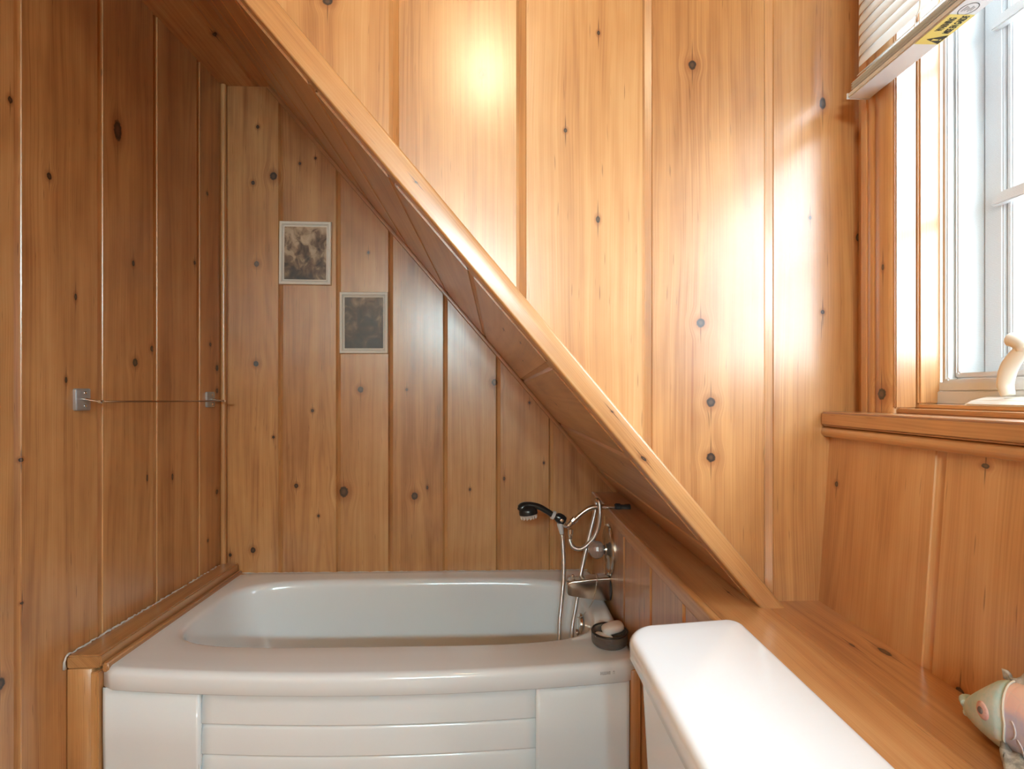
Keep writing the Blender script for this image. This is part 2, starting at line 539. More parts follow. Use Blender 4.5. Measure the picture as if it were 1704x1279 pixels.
# added unseen shell behind the alcove, keeps sky light from leaking in
E_ = [(-1.45, 2.30), (1.06, 2.30), (1.06, .975), (.765, .975)]
V_ = [(x, y, z) for z in (-.03, 2.62) for x, y in E_]
o = mesh_obj('wall_light_seal', V_ , [(k, k + 1, k + 5, k + 4) for k in range(3)] + [(4, 5, 6, 7)], W_FLOOR, None, False)
md = o.modifiers.new('thickness', 'SOLIDIFY'); md.thickness = .01; md.offset = 1; o['kind'] = 'structure'

# --- panel under the sill, leaning a little (u = Y, v up)
PB, PT = .652, .676
PN = Vector((-(1.175 - ZL), 0, PT - PB)).normalized(); PV = Vector((PT - PB, 0, 1.175 - ZL)).normalized()
pk = [(1392, 805, 5, 6), (1597, 1150, 7, 6), (1640, 775, 6, 4)]
def f_low(x, y):
    p = hit(x, y, (PB, 0, ZL), PN); return p.y, (p - Vector((PB, 0, ZL))).dot(PV), .0012, .0011
m = wood('pine_window_apron', kn(pk, f_low))
ys = hit(1566, 900, (PB, 0, ZL), PN).y
panel('wall_right_lower', (PB, 0, ZL), (0, 1, 0), PV, PN, YR, YF + .01, [ys - .27 * k for k in range(13)][::-1], lambda u: [(-.02, .352)], m, thick=.012, gw=.02)

# ------------------------------------------------------------------ ledge, knee wall, trims
XK = .405
tk = [(1472, 1084, 9, 12), (1418, 1073, 4, 6), (1212, 985, 2.5, 3), (1222, 975, 2.5, 3)]
def f_ledge(x, y):
    p = onZ(x, y, ZL); return p.x, p.y, .0008, .0014
m = wood('pine_ledge', kn(tk, f_ledge))
panel('trim_1', (0, 0, ZL), (1, 0, 0), (0, 1, 0), (0, 0, 1), XK + .012, PB + .03, [.532], lambda u: [(YR, YB)], m, gw=.003, gd=.0018, thick=.02)
m = wood('pine_knee_wall', [(1.45, .62, .002, .02), (1.40, .66, .002, .015), (1.10, .74, .002, .012), (1.36, .60, .0016, .012)])
seams = sorted([onX(x, 950, XK).y for x in (1007, 1040, 1085, 1141)] + [onX(1141, 950, XK).y - .235 * k for k in range(1, 15)])
panel('wall_knee', (XK, 0, 0), (0, 1, 0), (0, 0, 1), (-1, 0, 0), YR, YB, seams, lambda u: [(0.0, ZL - .03)], m, flip=True, thick=.008)


def strip(name, path, prof, mat, up=(0, 0, 1)):
    """sweep a closed profile [(a, b)] (a along side, b along up) along a straight path"""
    p0, p1 = Vector(path[0]), Vector(path[1]); d = (p1 - p0).normalized()
    upv = Vector(up); upv = (upv - d * upv.dot(d)).normalized(); side = d.cross(upv)
    n = len(prof); vs = []
    for p in (p0, p1): vs += [p + side * a + upv * b for a, b in prof]
    fs = [(j, (j + 1) % n, n + (j + 1) % n, n + j) for j in range(n)] + [tuple(reversed(range(n))), tuple(range(n, 2 * n))]
    per = [0.0]
    for j in range(n): per.append(per[-1] + (Vector(prof[(j + 1) % n]) - Vector(prof[j])).length)
    ln = (p1 - p0).length; uvs = []
    for j in range(n): uvs.append([(per[j], 0), (per[j + 1], 0), (per[j + 1], ln), (per[j], ln)])
    uvs += [[(a, b) for a, b in reversed(prof)], [(a, b) for a, b in prof]]
    r = random.random()
    o = mesh_obj(name, vs, fs, mat, None, True, uvs, [r] * len(fs))
    recalc(o); sharp(o, 40); o['kind'] = 'structure'
    return o


def roundrect(w, h, r, n=5, corners=(1, 1, 1, 1)):
    """profile from (0,0) to (w,h); rounded corners order: 00, w0, wh, 0h"""
    out = []
    for (cx, cy, a0, c) in ((r, r, PI, corners[0]), (w - r, r, 1.5 * PI, corners[1]), (w - r, h - r, 0, corners[2]), (r, h - r, .5 * PI, corners[3])):
        if c:
            for k in range(n + 1):
                a = a0 + .5 * PI * k / n; out.append((cx + r * math.cos(a), cy + r * math.sin(a)))
        else:
            out.append((cx + (r if math.cos(a0 + PI / 4) > 0 else -r), cy + (r if math.sin(a0 + PI / 4) > 0 else -r)))
    return out


# diagonal edge board: its outer face looks into the room
dk = wood('pine_diagonal_trim', [(.02, .40, .004, .007), (.035, .52, .002, .003), (.028, 1.1, .002, .003)])
TF = .986                                   # plane of the board's outer face
lo0, lo1 = onY(1262, 1003, TF), onY(408, 0, TF)
up0, up1 = onY(1300, 1003, TF), onY(460, 0, TF)
def run(p, q, z): return p + (q - p) * ((z - p.z) / (q.z - p.z))
ends = [(run(lo0, lo1, ZL - .01), run(up0, up1, ZL - .01)), (run(lo0, lo1, ZC + .004), run(up0, up1, ZC + .004))]
LPS = []
for (pl, pu) in ends:
    e = (pu - pl).normalized(); pl = pl - e * .004; w_ = (pu - pl).length; L = []
    for (b_, a_) in roundrect(w_, .075, .0065, 5, (1, 1, 0, 0)): L.append(pl + e * b_ + Vector((0, a_, 0)))
    LPS.append(L)
n = len(LPS[0]); vsx = LPS[0] + LPS[1]
ln = (LPS[1][0] - LPS[0][0]).length; per = [0.0]
for j in range(n): per.append(per[-1] + (LPS[0][(j + 1) % n] - LPS[0][j]).length)
fsx = [(j, (j + 1) % n, n + (j + 1) % n, n + j) for j in range(n)] + [tuple(reversed(range(n))), tuple(range(n, 2 * n))]
uvx = [[(per[j], 0), (per[j + 1], 0), (per[j + 1], ln), (per[j], ln)] for j in range(n)] + [[(0, 0)] * n] * 2
o = mesh_obj('trim_2', vsx, fsx, dk, None, True, uvx, [.45] * len(fsx)); recalc(o); sharp(o, 40); o['kind'] = 'structure'
# thin strip between the slope and the back wall
q0 = Vector((slope_x(ZL) - .0, YB - .006, ZL)); q1 = Vector((xt, YB - .006, ZC))
strip('trim_3', (q0, q1), [(a - .006, b - .016) for a, b in roundrect(.012, .017, .003, 3)], W_TRIM, up=(SL, 0, 1))
# corner strip left/back
strip('trim_4', ((-1.145, YB - .010, .53), (-1.145, YB - .010, ZC - .002)), [(a - .011, b - .011) for a, b in roundrect(.022, .022, .009, 5)], W_TRIM, up=(1, 0, 0))
# nosing of the ledge
strip('trim_5', ((XK + .012, YB - .002, ZL - .040), (XK + .012, YR + .01, ZL - .040)), [(a - .003, b) for a, b in roundrect(.017, .0405, .006, 4)], W_TRIM)
# ledger board along the left end of the tub
m = wood('pine_ledger', gain=.85)
c = [(lwx(1.43) + .001, 1.43, .497), (-1.0875, 1.43, .4985), (-1.0875, YB - .004, .5005), (lwx(YB) + .001, YB - .004, .503)]
hexa('trim_6', c + [(x, y, z + (.036 if y < 2 else .040)) for x, y, z in c], m, None, .004, 2, (0, 1, 0))['kind'] = 'structure'
box('trim_13', (-1.0873, 1.434, .484), (-1.070, YB - .004, .510), W_TRIM, None, .004, 3, (0, 1, 0))['kind'] = 'structure'
# post below the ledger, beside the tub apron
box('trim_7', (lwx(1.44) + .002, 1.432, 0), (-1.112, 1.47, .496), W_TRIM, None, .002, 1)['kind'] = 'structure'
box('trim_8', (-1.111, 1.425, 0), (-1.090, 1.47, .490), W_TRIM, None, .003, 2)['kind'] = 'structure'
# upright strip between the tub apron and the toilet
box('trim_9', (.3745, 1.43, 0), (.404, 1.455, .47), W_TRIM, None, .002, 1)['kind'] = 'structure'
# white caulk bead along the ledger
pts = []
y = 1.425
while y < YB - .01:
    pts.append(Vector((lwx(y) + .006 + random.uniform(-.002, .003), y, .535 + .004 * (y - 1.43) / .75 + random.uniform(-.0015, .003)))); y += .007
pts = [Vector((lwx(1.43) + .003, 1.424, .50)), Vector((lwx(1.43) + .004, 1.422, .52))] + pts
tube('trim_10', pts, [random.uniform(.002, .0048) for _ in pts], M_CAULK, None, 7)['kind'] = 'structure'
pts = []
x = -1.09
while x < .39:
    pts.append(Vector((x, YB - .002, .4965 + random.uniform(-.0005, .0015)))); x += .011
tube('trim_11', pts, [random.uniform(.0008, .0028) for _ in pts], M_CAULK, None, 6)['kind'] = 'structure'
# half-round under the sill
strip('trim_12', ((.669, YF, 1.163), (.669, YR + .01, 1.163)), [(a - .014, b) for a, b in roundrect(.026, .0215, .0105, 6)], W_TRIM)

# ------------------------------------------------------------------ window
win = bpy.data.objects.new('window_1', None); COL.objects.link(win); win.location = (.80, .4, 1.215)
tag(win, 'white casement window in pine casing above the ledge', None, None, 'structure')
sk2 = wood('pine_sill', [(.62, .62, .02, .035)])
hexa('window_sill', [(.651, YR + .01, 1.185), (.745, YR + .01, 1.185), (.745, YF - .001, 1.185), (.655, YF - .001, 1.185),
                     (.651, YR + .01, 1.2145), (.745, YR + .01, 1.2145), (.745, YF - .001, 1.2145), (.655, YF - .001, 1.2145)], sk2, win, .004, 3, (0, 1, 0))
box('window_stool', (.7225, WY0, 1.2146), (.80, WY1 + .012, 1.2235), W_TRIM, win, .002, 2, (0, 1, 0))
box('window_stool', (.757, WY0, 1.2236), (.80, WY1 + .012, 1.231), W_TRIM, win, .002, 2, (0, 1, 0))


def casing(name, p0, p1, up, mat):
    pr = [(0, 0), (.012, 0), (.019, .006), (.0195, .020), (.0175, .0225), (.0195, .025), (.0195, .0395), (.0175, .042), (.0195, .0445), (.0205, .058), (.0205, .076),
          (.0185, .083), (.013, .087), (.004, .0875), (0, .0875)]
    p0, p1 = Vector(p0), Vector(p1); upv = Vector(up); nx = Vector((-1, 0, 0))
    vs = []; n = len(pr)
    for p in (p0, p1): vs += [p + nx * a + upv * b for a, b in pr]
    fs = [(j, (j + 1) % n, n + (j + 1) % n, n + j) for j in range(n)] + [tuple(reversed(range(n))), tuple(range(n, 2 * n))]
    ln = (p1 - p0).length
    uvs = [[(pr[j][1] + pr[j][0], 0), (pr[(j + 1) % n][1] + pr[(j + 1) % n][0], 0), (pr[(j + 1) % n][1] + pr[(j + 1) % n][0], ln), (pr[j][1] + pr[j][0], ln)] for j in range(n)]
    uvs += [[(b, a) for a, b in reversed(pr)], [(b, a) for a, b in pr]]
    r = random.random()
    o = mesh_obj(name, vs, fs, mat, win, True, uvs, [r] * len(fs)); recalc(o); sharp(o, 40)
    return o


# v (grain coordinate) of the left casing starts at the sill
cm = wood('pine_casing', [(.082, .035, .011, .011), (.02, .47, .004, .008), (.02, .315, .004, .008), (.085, .27, .003, .006), (.0, .2, .003, .004)])
casing('window_casing', (XR, .9925, 1.2146), (XR, .9925, WZ1 + .085), (0, -1, 0), cm)
casing('window_casing', (XR, WY0 - .0875, 1.2146), (XR, WY0 - .0875, WZ1 + .085), (0, 1, 0), cm)
casing('window_casing', (XR, WY0 - .0, WZ1 + .0875), (XR, WY1, WZ1 + .0875), (0, 0, -1), cm)
# jamb linings (pine) far and near, and head
for (ya, yb, yc) in ((WY1, WY1 + .02, WY1 - .0055), (WY0, WY0 - .02, WY0 + .0055)):
    box('window_jamb', (.718, min(ya, yb) - (.003 if ya > 0 else -.0), 1.2235), (.757, max(ya, yb) + (0 if ya > 0 else .003), WZ1), W_TRIM, win, .002, 2)
    lo, hi = min(yc, yb), max(yc, yb)
    box('window_jamb', (.7595, lo, 1.231), (.8005, hi, WZ1), W_TRIM, win, .003, 2)
box('window_jamb', (.718, WY0, WZ1), (.80, WY1, WZ1 + .02), W_TRIM, win, .002, 2, (0, 1, 0))


def ring(name, x0, x1, y0, y1, z0, z1, w, mat, wb=None, parent=None, bev=.0025):
    """rectangular frame in the window plane built as one mesh"""
    wb = wb or w
    A = [(y0, z0), (y1, z0), (y1, z1), (y0, z1)]; B = [(y0 + w, z0 + wb), (y1 - w, z0 + wb), (y1 - w, z1 - w), (y0 + w, z1 - w)]
    vs = [(x0, *p) for p in A] + [(x0, *p) for p in B] + [(x1, *p) for p in A] + [(x1, *p) for p in B]
    fs = []
    for j in range(4):
        k = (j + 1) % 4
        fs += [(j, k, 4 + k, 4 + j), (8 + j, 12 + j, 12 + k, 8 + k), (j, 8 + j, 8 + k, k), (4 + j, 4 + k, 12 + k, 12 + j)]
    o = mesh_obj(name, vs, fs, mat, parent or win); recalc(o)
    bm = bmesh.new(); bm.from_mesh(o.data)
    if bev: bmesh.ops.bevel(bm, geom=bm.edges[:], offset=bev, segments=2, affect='EDGES', clamp_overlap=True)
    bm.to_mesh(o.data); bm.free(); return sharp(o, 50)


FY0, FY1, FZ0, FZ1 = WY0 + .001, WY1 - .005, 1.231, WZ1 - .002
ring('window_frame', .801, .93, FY0, FY1, FZ0, FZ1, .011, M_VINYL, .045)
ring('frame_bead', .8145, .8255, FY0 + .0115, FY1 - .0115, FZ0 + .046, FZ1 - .0115, .006, M_VINYL, .010)
box('frame_base', (.7935, FY0, 1.2312), (.8005, FY1 + .003, 1.2545), M_VINYL, win, .0015, 2)
box('frame_base', (.7965, FY0, 1.2548), (.8005, FY1 + .002, 1.2705), M_VINYL, win, .0015, 2)
SY0, SY1, SZ0, SZ1 = FY0 + .012, FY1 - .012, FZ0 + .046, FZ1 - .012
sash = ring('window_sash', .868, .905, SY0, SY1, SZ0, SZ1, .034, M_VINYL)
ring('glazing_bead', .874, .895, SY0 + .0345, SY1 - .0345, SZ0 + .0345, SZ1 - .0345, .010, M_VINYL)
gy0, gy1, gz0, gz1 = SY0 + .036, SY1 - .036, SZ0 + .036, SZ1 - .036
box('window_glass', (.8865, gy0, gz0), (.8895, gy1, gz1), M_GLASS, win, 0)
for z in (1.587, 1.891):
    hexa('muntin', [(.858, gy0 - .012, z - .011), (.872, gy0 - .012, z - .012), (.872, gy1 + .014, z - .012), (.858, gy1 + .014, z - .011),
                    (.858, gy0 - .012, z + .008), (.872, gy0 - .012, z + .012), (.872, gy1 + .014, z + .012), (.858, gy1 + .014, z + .008)], M_VINYL, win, .002, 2)
for k in (1, 2):
    yy = gy1 + (gy0 - gy1) * k / 3
    box('muntin', (.8585, yy - .010, gz0 - .01), (.8715, yy + .010, gz1 + .01), M_VINYL, win, .003, 2)
box('insect_screen', (.8195, FY0 + .017, FZ0 + .05), (.8205, FY1 - .017, FZ1 - .017), M_SCREEN, win, 0)

# crank handle (operator housing, folding arm, knob)
cb = [(.7935, .825), (.7935, .70), (.748, .715), (.748, .800)]
base_b = [Vector((x, y, 1.2315)) for x, y in cb]
ck0 = hexa('crank_housing', [(.7932, .690, 1.2312), (.7932, .826, 1.2312), (.756, .812, 1.2312), (.756, .704, 1.2312),
                             (.7932, .700, 1.247), (.7932, .808, 1.246), (.762, .800, 1.240), (.762, .712, 1.240)], M_CRANK, win, .003, 3)
arm = catmull([onX(1678, 658, .776), onX(1673, 638, .776), onX(1679, 612, .775), onX(1692, 592, .774), onX(1703, 578, .773)], 8)
tube('crank_arm', arm, [.0085 + .0025 * math.sin(PI * i / (len(arm) - 1)) for i in range(len(arm))], M_CRANK, ck0, 14, .7)
kp = catmull([onX(1709, 581, .773), onX(1699, 572, .773), onX(1688, 566, .773), onX(1679, 565, .773)], 5)
tube('crank_knob', kp, [.003 + .0075 * min(1, 2.2 * math.sin(PI * (i + .6) / (len(kp) + .4))) for i in range(len(kp))], M_CRANK, ck0, 14)

# ------------------------------------------------------------------ window blind
BZ = 1.814
BY1 = .958; BY0 = -.16
bl = empty('window_blind', (.69, .4, BZ), 'white slatted blind with a yellow sticker hanging before the window', 'blind')
rl = box('bottom_rail', (.669, BY0, BZ), (.7125, BY1, BZ + .010), M_RAIL, bl, .002, 2)
box('rail_cap', (.668, BY1, BZ - .0005), (.7128, BY1 + .003, BZ + .011), M_RAIL, bl, .001, 1)


def slat(zc, tilt, w=.026, xc=.690, crown=.0032):
    n = 6; pr = []
    for k in range(n + 1):
        s = -w / 2 + w * k / n; c_ = crown * (1 - (2 * k / n - 1) ** 2)
        pr.append((s, c_))
    ct, st = math.cos(tilt), math.sin(tilt)
    top = [(xc + a * ct - b * st, zc + a * st + b * ct) for a, b in pr]
    bot = [(x + .0007 * st, z - .0007 * ct) for x, z in top]
    lp = top + bot[::-1]
    loft('slat', [[(x, BY0 + .006, z) for x, z in lp], [(x, BY1 - .008, z) for x, z in lp]], M_SLAT, bl, True, True, angle=40)


for k in range(5): slat(BZ + .0125 + .0028 * k, 0.02 * (k % 2), .040, .690, .0012)
slat(BZ + .032, math.radians(15), .040, .692, .002)
slat(BZ + .046, math.radians(30), .030, .694)
for k in range(20): slat(BZ + .070 + .0195 * k, math.radians(70), .030)
box('head_rail', (.672, BY0, BZ + .455), (.712, BY1, BZ + .485), M_RAIL, bl, .002, 2)
for yy in (.80, .40, .0):
    lad = tube('ladder_cord', catmull([(.6765, yy, BZ + .012), (.678, yy + .002, BZ + .05), (.677, yy, BZ + .25), (.677, yy, BZ + .455)], 6), .0009, M_CORD, bl, 6)
    tube('ladder_cord', catmull([(.6765, yy + .012, BZ + .012), (.676, yy + .008, BZ + .04), (.674, yy - .004, BZ + .06), (.677, yy + .004, BZ + .12)], 6), .0009, M_CORD, bl, 6)


def text(name, s, size, origin, xdir, ydir, mat, parent, ext=.0002, bold=0.0, width=None):
    cu = bpy.data.curves.new(name, 'FONT'); cu.body = s; cu.size = size; cu.extrude = ext; cu.offset = bold
    tmp = bpy.data.objects.new(name + '_tmp', cu); COL.objects.link(tmp)
    dg = bpy.context.evaluated_depsgraph_get(); me = bpy.data.meshes.new_from_object(tmp.evaluated_get(dg))
    bpy.data.objects.remove(tmp, do_unlink=True)
    X, Y = Vector(xdir).normalized(), Vector(ydir).normalized(); Z = X.cross(Y); base = world_loc(parent)
    if width:
        k_ = width / max(v.co.x for v in me.vertices)
        for v in me.vertices: v.co.x *= k_
    for v in me.vertices: v.co = Vector(origin) + X * v.co.x + Y * v.co.y + Z * v.co.z - base
    me.materials.clear(); me.materials.append(mat)
    o = bpy.data.objects.new(name, me); COL.objects.link(o); o.parent = parent
    return o


# yellow sticker on the underside of the rail; it reads from below, running away from the corner
la = onZ(1541, 73, BZ).y; lb = onZ(1606, 24, BZ).y
ylo, yhi = min(la, lb), max(la, lb)
st = box('warning_sticker', (.6715, ylo, BZ - .0007), (.7105, yhi, BZ - .0002), M_YEL, rl, 0)
sd = (0, -1, 0); su = (-1, 0, 0)
sw = yhi - ylo
zt = BZ - .0009
text('warning_lettering', 'WARNING', .0150, (.6885, yhi - .47 * sw, zt), sd, su, M_INK, st, bold=.0003, width=.44 * sw)
text('warning_lettering', 'MISE EN GARDE', .0150, (.7045, yhi - .39 * sw, zt), sd, su, M_INK, st, bold=.0003, width=.58 * sw)
tri = [(.708, yhi - .03 * sw), (.708, yhi - .33 * sw), (.682, yhi - .18 * sw)]
vs = [(x, y, BZ - .0008) for x, y in tri] + [(x, y, BZ - .0014) for x, y in tri]
mesh_obj('warning_triangle', vs, [(0, 1, 2), (5, 4, 3), (0, 3, 4, 1), (1, 4, 5, 2), (2, 5, 3, 0)], M_INK, st, False)
ym = yhi - .18 * sw
hexa('exclamation_mark', [(.6905, ym - .0019, BZ - .0017), (.7005, ym - .0009, BZ - .0017), (.7005, ym + .0009, BZ - .0017), (.6905, ym + .0019, BZ - .0017),
                          (.6905, ym - .0019, BZ - .0012), (.7005, ym - .0009, BZ - .0012), (.7005, ym + .0009, BZ - .0012), (.6905, ym + .0019, BZ - .0012)], M_YEL, st, 0)
box('exclamation_dot', (.7025, ym - .0012, BZ - .0017), (.7050, ym + .0012, BZ - .0012), M_YEL, st, 0)
lg = onZ(1622, 15, BZ).y
def circ(r, n=24): return [(r * math.cos(2 * PI * k / n), r * math.sin(2 * PI * k / n)) for k in range(n)]
R1, R2 = circ(.0125), circ(.0112)
for (a, b) in ((R1, R2),):
    loft('round_emblem', [[(.690 + x, lg + y, BZ - .0003) for x, y in a], [(.690 + x, lg + y, BZ - .0003) for x, y in a], [(.690 + x, lg + y, BZ - .0003) for x, y in b], [(.690 + x, lg + y, BZ - .0003) for x, y in b]], M_GINK, rl)
for i in range(5):
    xx = .6835 + .003 * i; hw = .004 + .002 * math.sin(i * 2.1 + 1)
    box('emblem_mark', (xx, lg - hw, BZ - .0003), (xx + .0013, lg + hw, BZ + .0002), M_GINK, rl, 0)
for i in range(5):
    xx = .677 + .0058 * i
    yy = lg - .022
    while yy > lg - .085:
        wd = random.uniform(.006, .014)
        box('fine_print', (xx, yy - wd, BZ - .0003), (xx + .0026, yy, BZ + .0002), M_GINK, rl, 0); yy -= wd + .0035

# ------------------------------------------------------------------ bathtub
TX0, TX1, TYB = -1.087, .396, 2.179
tub = empty('bathtub', (-.35, 1.8, 0), 'white bathtub with a bowed slatted front in the wood alcove', 'bathtub')
def bow(x):
    s = (x - (TX0 + TX1) / 2) / ((TX1 - TX0) / 2); return .052 * (1 - s * s)
NB = 160
CXc, CYc = -.345, 1.82


def outer_loop(inset, z):
    """plan outline of the rim, resampled by angle"""
    pts = []
    x0, x1, yb = TX0 + inset, TX1 - inset, TYB - inset * .3
    for k in range(NB):
        a = 2 * PI * k / NB; dx, dy = math.cos(a), math.sin(a)
        lo, hi = 0.0, 3.0
        for _ in range(40):
            mid = (lo + hi) / 2; x, y = CXc + dx * mid, CYc + dy * mid
            ins = x0 < x < x1 and y < yb and y > 1.428 - bow(x) + inset
            if ins: lo = mid
            else: hi = mid
        pts.append(Vector((CXc + dx * lo, CYc + dy * lo, z)))
    return pts


def inner_loop(x0, x1, y0, y1, z, ex=4.5):
    pts = []; cx, cy = (x0 + x1) / 2, (y0 + y1) / 2
    for k in range(NB):
        a = 2 * PI * k / NB; dx, dy = math.cos(a), math.sin(a)
        lo, hi = 0.0, 3.0
        for _ in range(40):
            mid = (lo + hi) / 2; x, y = CXc + dx * mid, CYc + dy * mid
            b_ = .018 * (1 - ((x - cx) / ((x1 - x0) / 2)) ** 2) if y < cy else 0
            yy = y + b_ * .0
            if (abs((x - cx) / ((x1 - x0) / 2)) ** ex + abs((yy - cy) / ((y1 - y0) / 2)) ** ex) < 1: lo = mid
            else: hi = mid
        pts.append(Vector((CXc + dx * lo, CYc + dy * lo, z)))
    return pts


def lerp_loop(A, B, t, z): return [Vector((a.x + (b.x - a.x) * t, a.y + (b.y - a.y) * t, z)) for a, b in zip(A, B)]


loops = [outer_loop(.012, .441), outer_loop(.002, .441), outer_loop(0, .444), outer_loop(0, .478)]
for k in range(1, 7):
    a = .5 * PI * k / 6; r = .020
    loops.append(outer_loop(r * (1 - math.cos(a)), .478 + r * math.sin(a)))
rim = inner_loop(-1.035, .335, 1.535, 2.112, .4935)
for t_ in (.33, .66): loops.append(lerp_loop(loops[-1 if t_ == .33 else -1], rim, t_ if t_ == .33 else .5, .497 - .002 * t_))
loops.append(rim)
for (d, dz) in ((.006, -.0012), (.012, -.0045), (.017, -.010), (.021, -.019), (.024, -.032)):
    loops.append(inner_loop(-1.035 + d, .335 - d, 1.535 + d, 2.112 - d, .4935 + dz))
loops.append(inner_loop(-.985, .300, 1.565, 2.075, .36, 4.2))
loops.append(inner_loop(-.940, .285, 1.580, 2.055, .24, 4.0))
loops.append(inner_loop(-.905, .275, 1.592, 2.040, .19, 3.8))
loops.append(inner_loop(-.86, .255, 1.61, 2.020, .155, 3.6))
loops.append(inner_loop(-.80, .225, 1.64, 1.99, .140, 3.2))
loops.append(inner_loop(-.50, 0.0, 1.75, 1.89, .134, 2.2))
loft('basin', loops, M_TUB, tub, False, True)

# apron: plain ends, recessed lapped boards between
def ap_front(x): return 1.428 - bow(x) + .010
xs = []
x = TX0 + .002
XA, XB = onY(333, 1200, 1.41).x, onY(893, 1200, 1.41).x
def build_apron(name, xa, xb, prof, mat):
    n = 28; vs = []; fs = []; m_ = len(prof)
    for i in range(n + 1):
        x = xa + (xb - xa) * i / n
        vs += [(x, ap_front(x) + d, z) for d, z in prof]
    for i in range(n):
        for j in range(m_ - 1): fs.append((i * m_ + j, (i + 1) * m_ + j, (i + 1) * m_ + j + 1, i * m_ + j + 1))
    return vs, fs
PL = [(0.0, .442), (0.0, .30), (.004, .15), (.008, .0)]
V, Fc = [], []
def add(vs, fs):
    k = len(V); V.extend(vs); Fc.extend([tuple(i + k for i in f) for f in fs])
AP = []
for xa_, xb_ in ((TX0 + .002, XA), (XB, .372)):
    vs_a, fs_a = build_apron('', xa_, xb_, PL, None)
    AP.append(sharp(recalc(mesh_obj('apron_end', vs_a, fs_a, M_TUB, tub)), 30))
lap = [(.014, .442)]
for z0, z1 in ((.442, .352), (.352, .269), (.269, .186), (.186, .103), (.103, .02)):
    lap += [(.0165, z0 - .002), (.0135, z0 - .014), (.0105, z0 - .03), (.0095, z1 + .003), (.0105, z1 + .0008)]
    lap += [(.018, z1)]
lap += [(.018, 0.0)]
v2, f2 = build_apron('', XA - .001, XB + .001, lap, None)
# returns at both ends of the recess
for xx in (XA, XB):
    k = len(v2); sgn = 1
    n_ = len(lap)
    v2 += [(xx, ap_front(xx) + d, z) for d, z in lap] + [(xx, ap_front(xx) - .0005, z) for d, z in lap]
    for j in range(n_ - 1): f2.append((k + j, k + j + 1, k + n_ + j + 1, k + n_ + j))
lp = mesh_obj('apron_boards', v2, f2, M_TUB, tub); recalc(lp); sharp(lp, 25)
for o in AP + [lp]:
    md = o.modifiers.new('thickness', 'SOLIDIFY'); md.thickness = .004; md.offset = 0
# tiny worn maker's mark on the rim
mk = Vector((onY(1001, 1122, 1.40).x, 0, .468))
xx = mk.x; V, Fc = [], []
for i, (w_, g_) in enumerate([(.0012, .001), (.003, .001), (.003, .0012), (.0028, .0008), (.003, .001), (.0026, .001), (.003, .001), (.0024, .008), (.004, 0)]):
    yy = 1.428 - bow(xx) - .0006; h = .0085
    for (a, b, c_, d) in ((xx, xx + .0007, 0, h), (xx + w_ - .0007, xx + w_, 0, h), (xx, xx + w_, h * random.choice((0, .45, .88)), None)):
        d = c_ + .0009 if d is None else d
        k = len(V); V += [(a, yy, mk.z + c_), (b, yy, mk.z + c_), (b, yy, mk.z + d), (a, yy, mk.z + d), (a, yy + .002, mk.z + c_), (b, yy + .002, mk.z + c_), (b, yy + .002, mk.z + d), (a, yy + .002, mk.z + d)]
        Fc += [tuple(i2 + k for i2 in f) for f in BOXF]
    xx += w_ + g_
mesh_obj('maker_mark', V, Fc, M_GINK, tub, False)
# overflow plate on the inner end and drain
OV = Vector((.299, 1.845, .415))
ov = lathe('overflow_plate', [(.0, .014), (.018, .0135), (.030, .012), (.036, .008), (.037, .002), (.037, 0)], OV + Vector((.004, 0, 0)), (-1, 0, .08), M_CHROME, tub, 32)
lathe('overflow_grille', [(.012, .0), (.012, .006), (.010, .007), (0, .007)], OV + Vector((-.008, 0, -.03)), (-1, 0, -.2), M_NICKEL, ov, 16)
lathe('drain', [(.0, .006), (.022, .005), (.032, .003), (.034, 0)], (.10, 1.82, .135), (0, 0, 1), M_CHROME, tub, 28)

# ------------------------------------------------------------------ tub spout
YS = 1.838
sp = empty('tub_spout', (XK, YS, .555), 'chrome angular tub spout sticking out of the wood above the tub end', 'tub spout')
def sect(x, w, zt, zb, r):
    pts = []
    for (cx, cz, a0) in ((w / 2 - r, zt - r, 0), (-w / 2 + r, zt - r, .5 * PI), (-w / 2 + r * .8, zb + r * .8, PI), (w / 2 - r * .8, zb + r * .8, 1.5 * PI)):
        for k in range(5):
            a = a0 + .5 * PI * k / 4; rr = r if cz > (zt + zb) / 2 else r * .8
            pts.append((x, YS + cx + rr * math.cos(a), cz + rr * math.sin(a)))
    return pts
loft('spout_body', [sect(XK - .001, .054, .594, .510, .006), sect(XK - .03, .054, .593, .511, .006), sect(XK - .09, .051, .588, .519, .006), sect(XK - .140, .048, .582, .527, .006),
                    sect(XK - .152, .046, .577, .530, .007), sect(XK - .156, .040, .571, .535, .008)], M_NICKEL, sp, True, True, angle=35)
lathe('wall_gasket', [(.030, 0), (.044, .001), (.044, .004), (.03, .005)], (XK - .0005, YS, .549), (-1, 0, 0), M_RUBBER, sp, 24)
lathe('diverter_pin', [(.0032, -.02), (.0032, .012), (.0062, .013), (.0062, .018), (.0045, .020), (0, .0202)], (XK - .134, YS, .577), (0, 0, 1), M_CHROME, sp, 16)

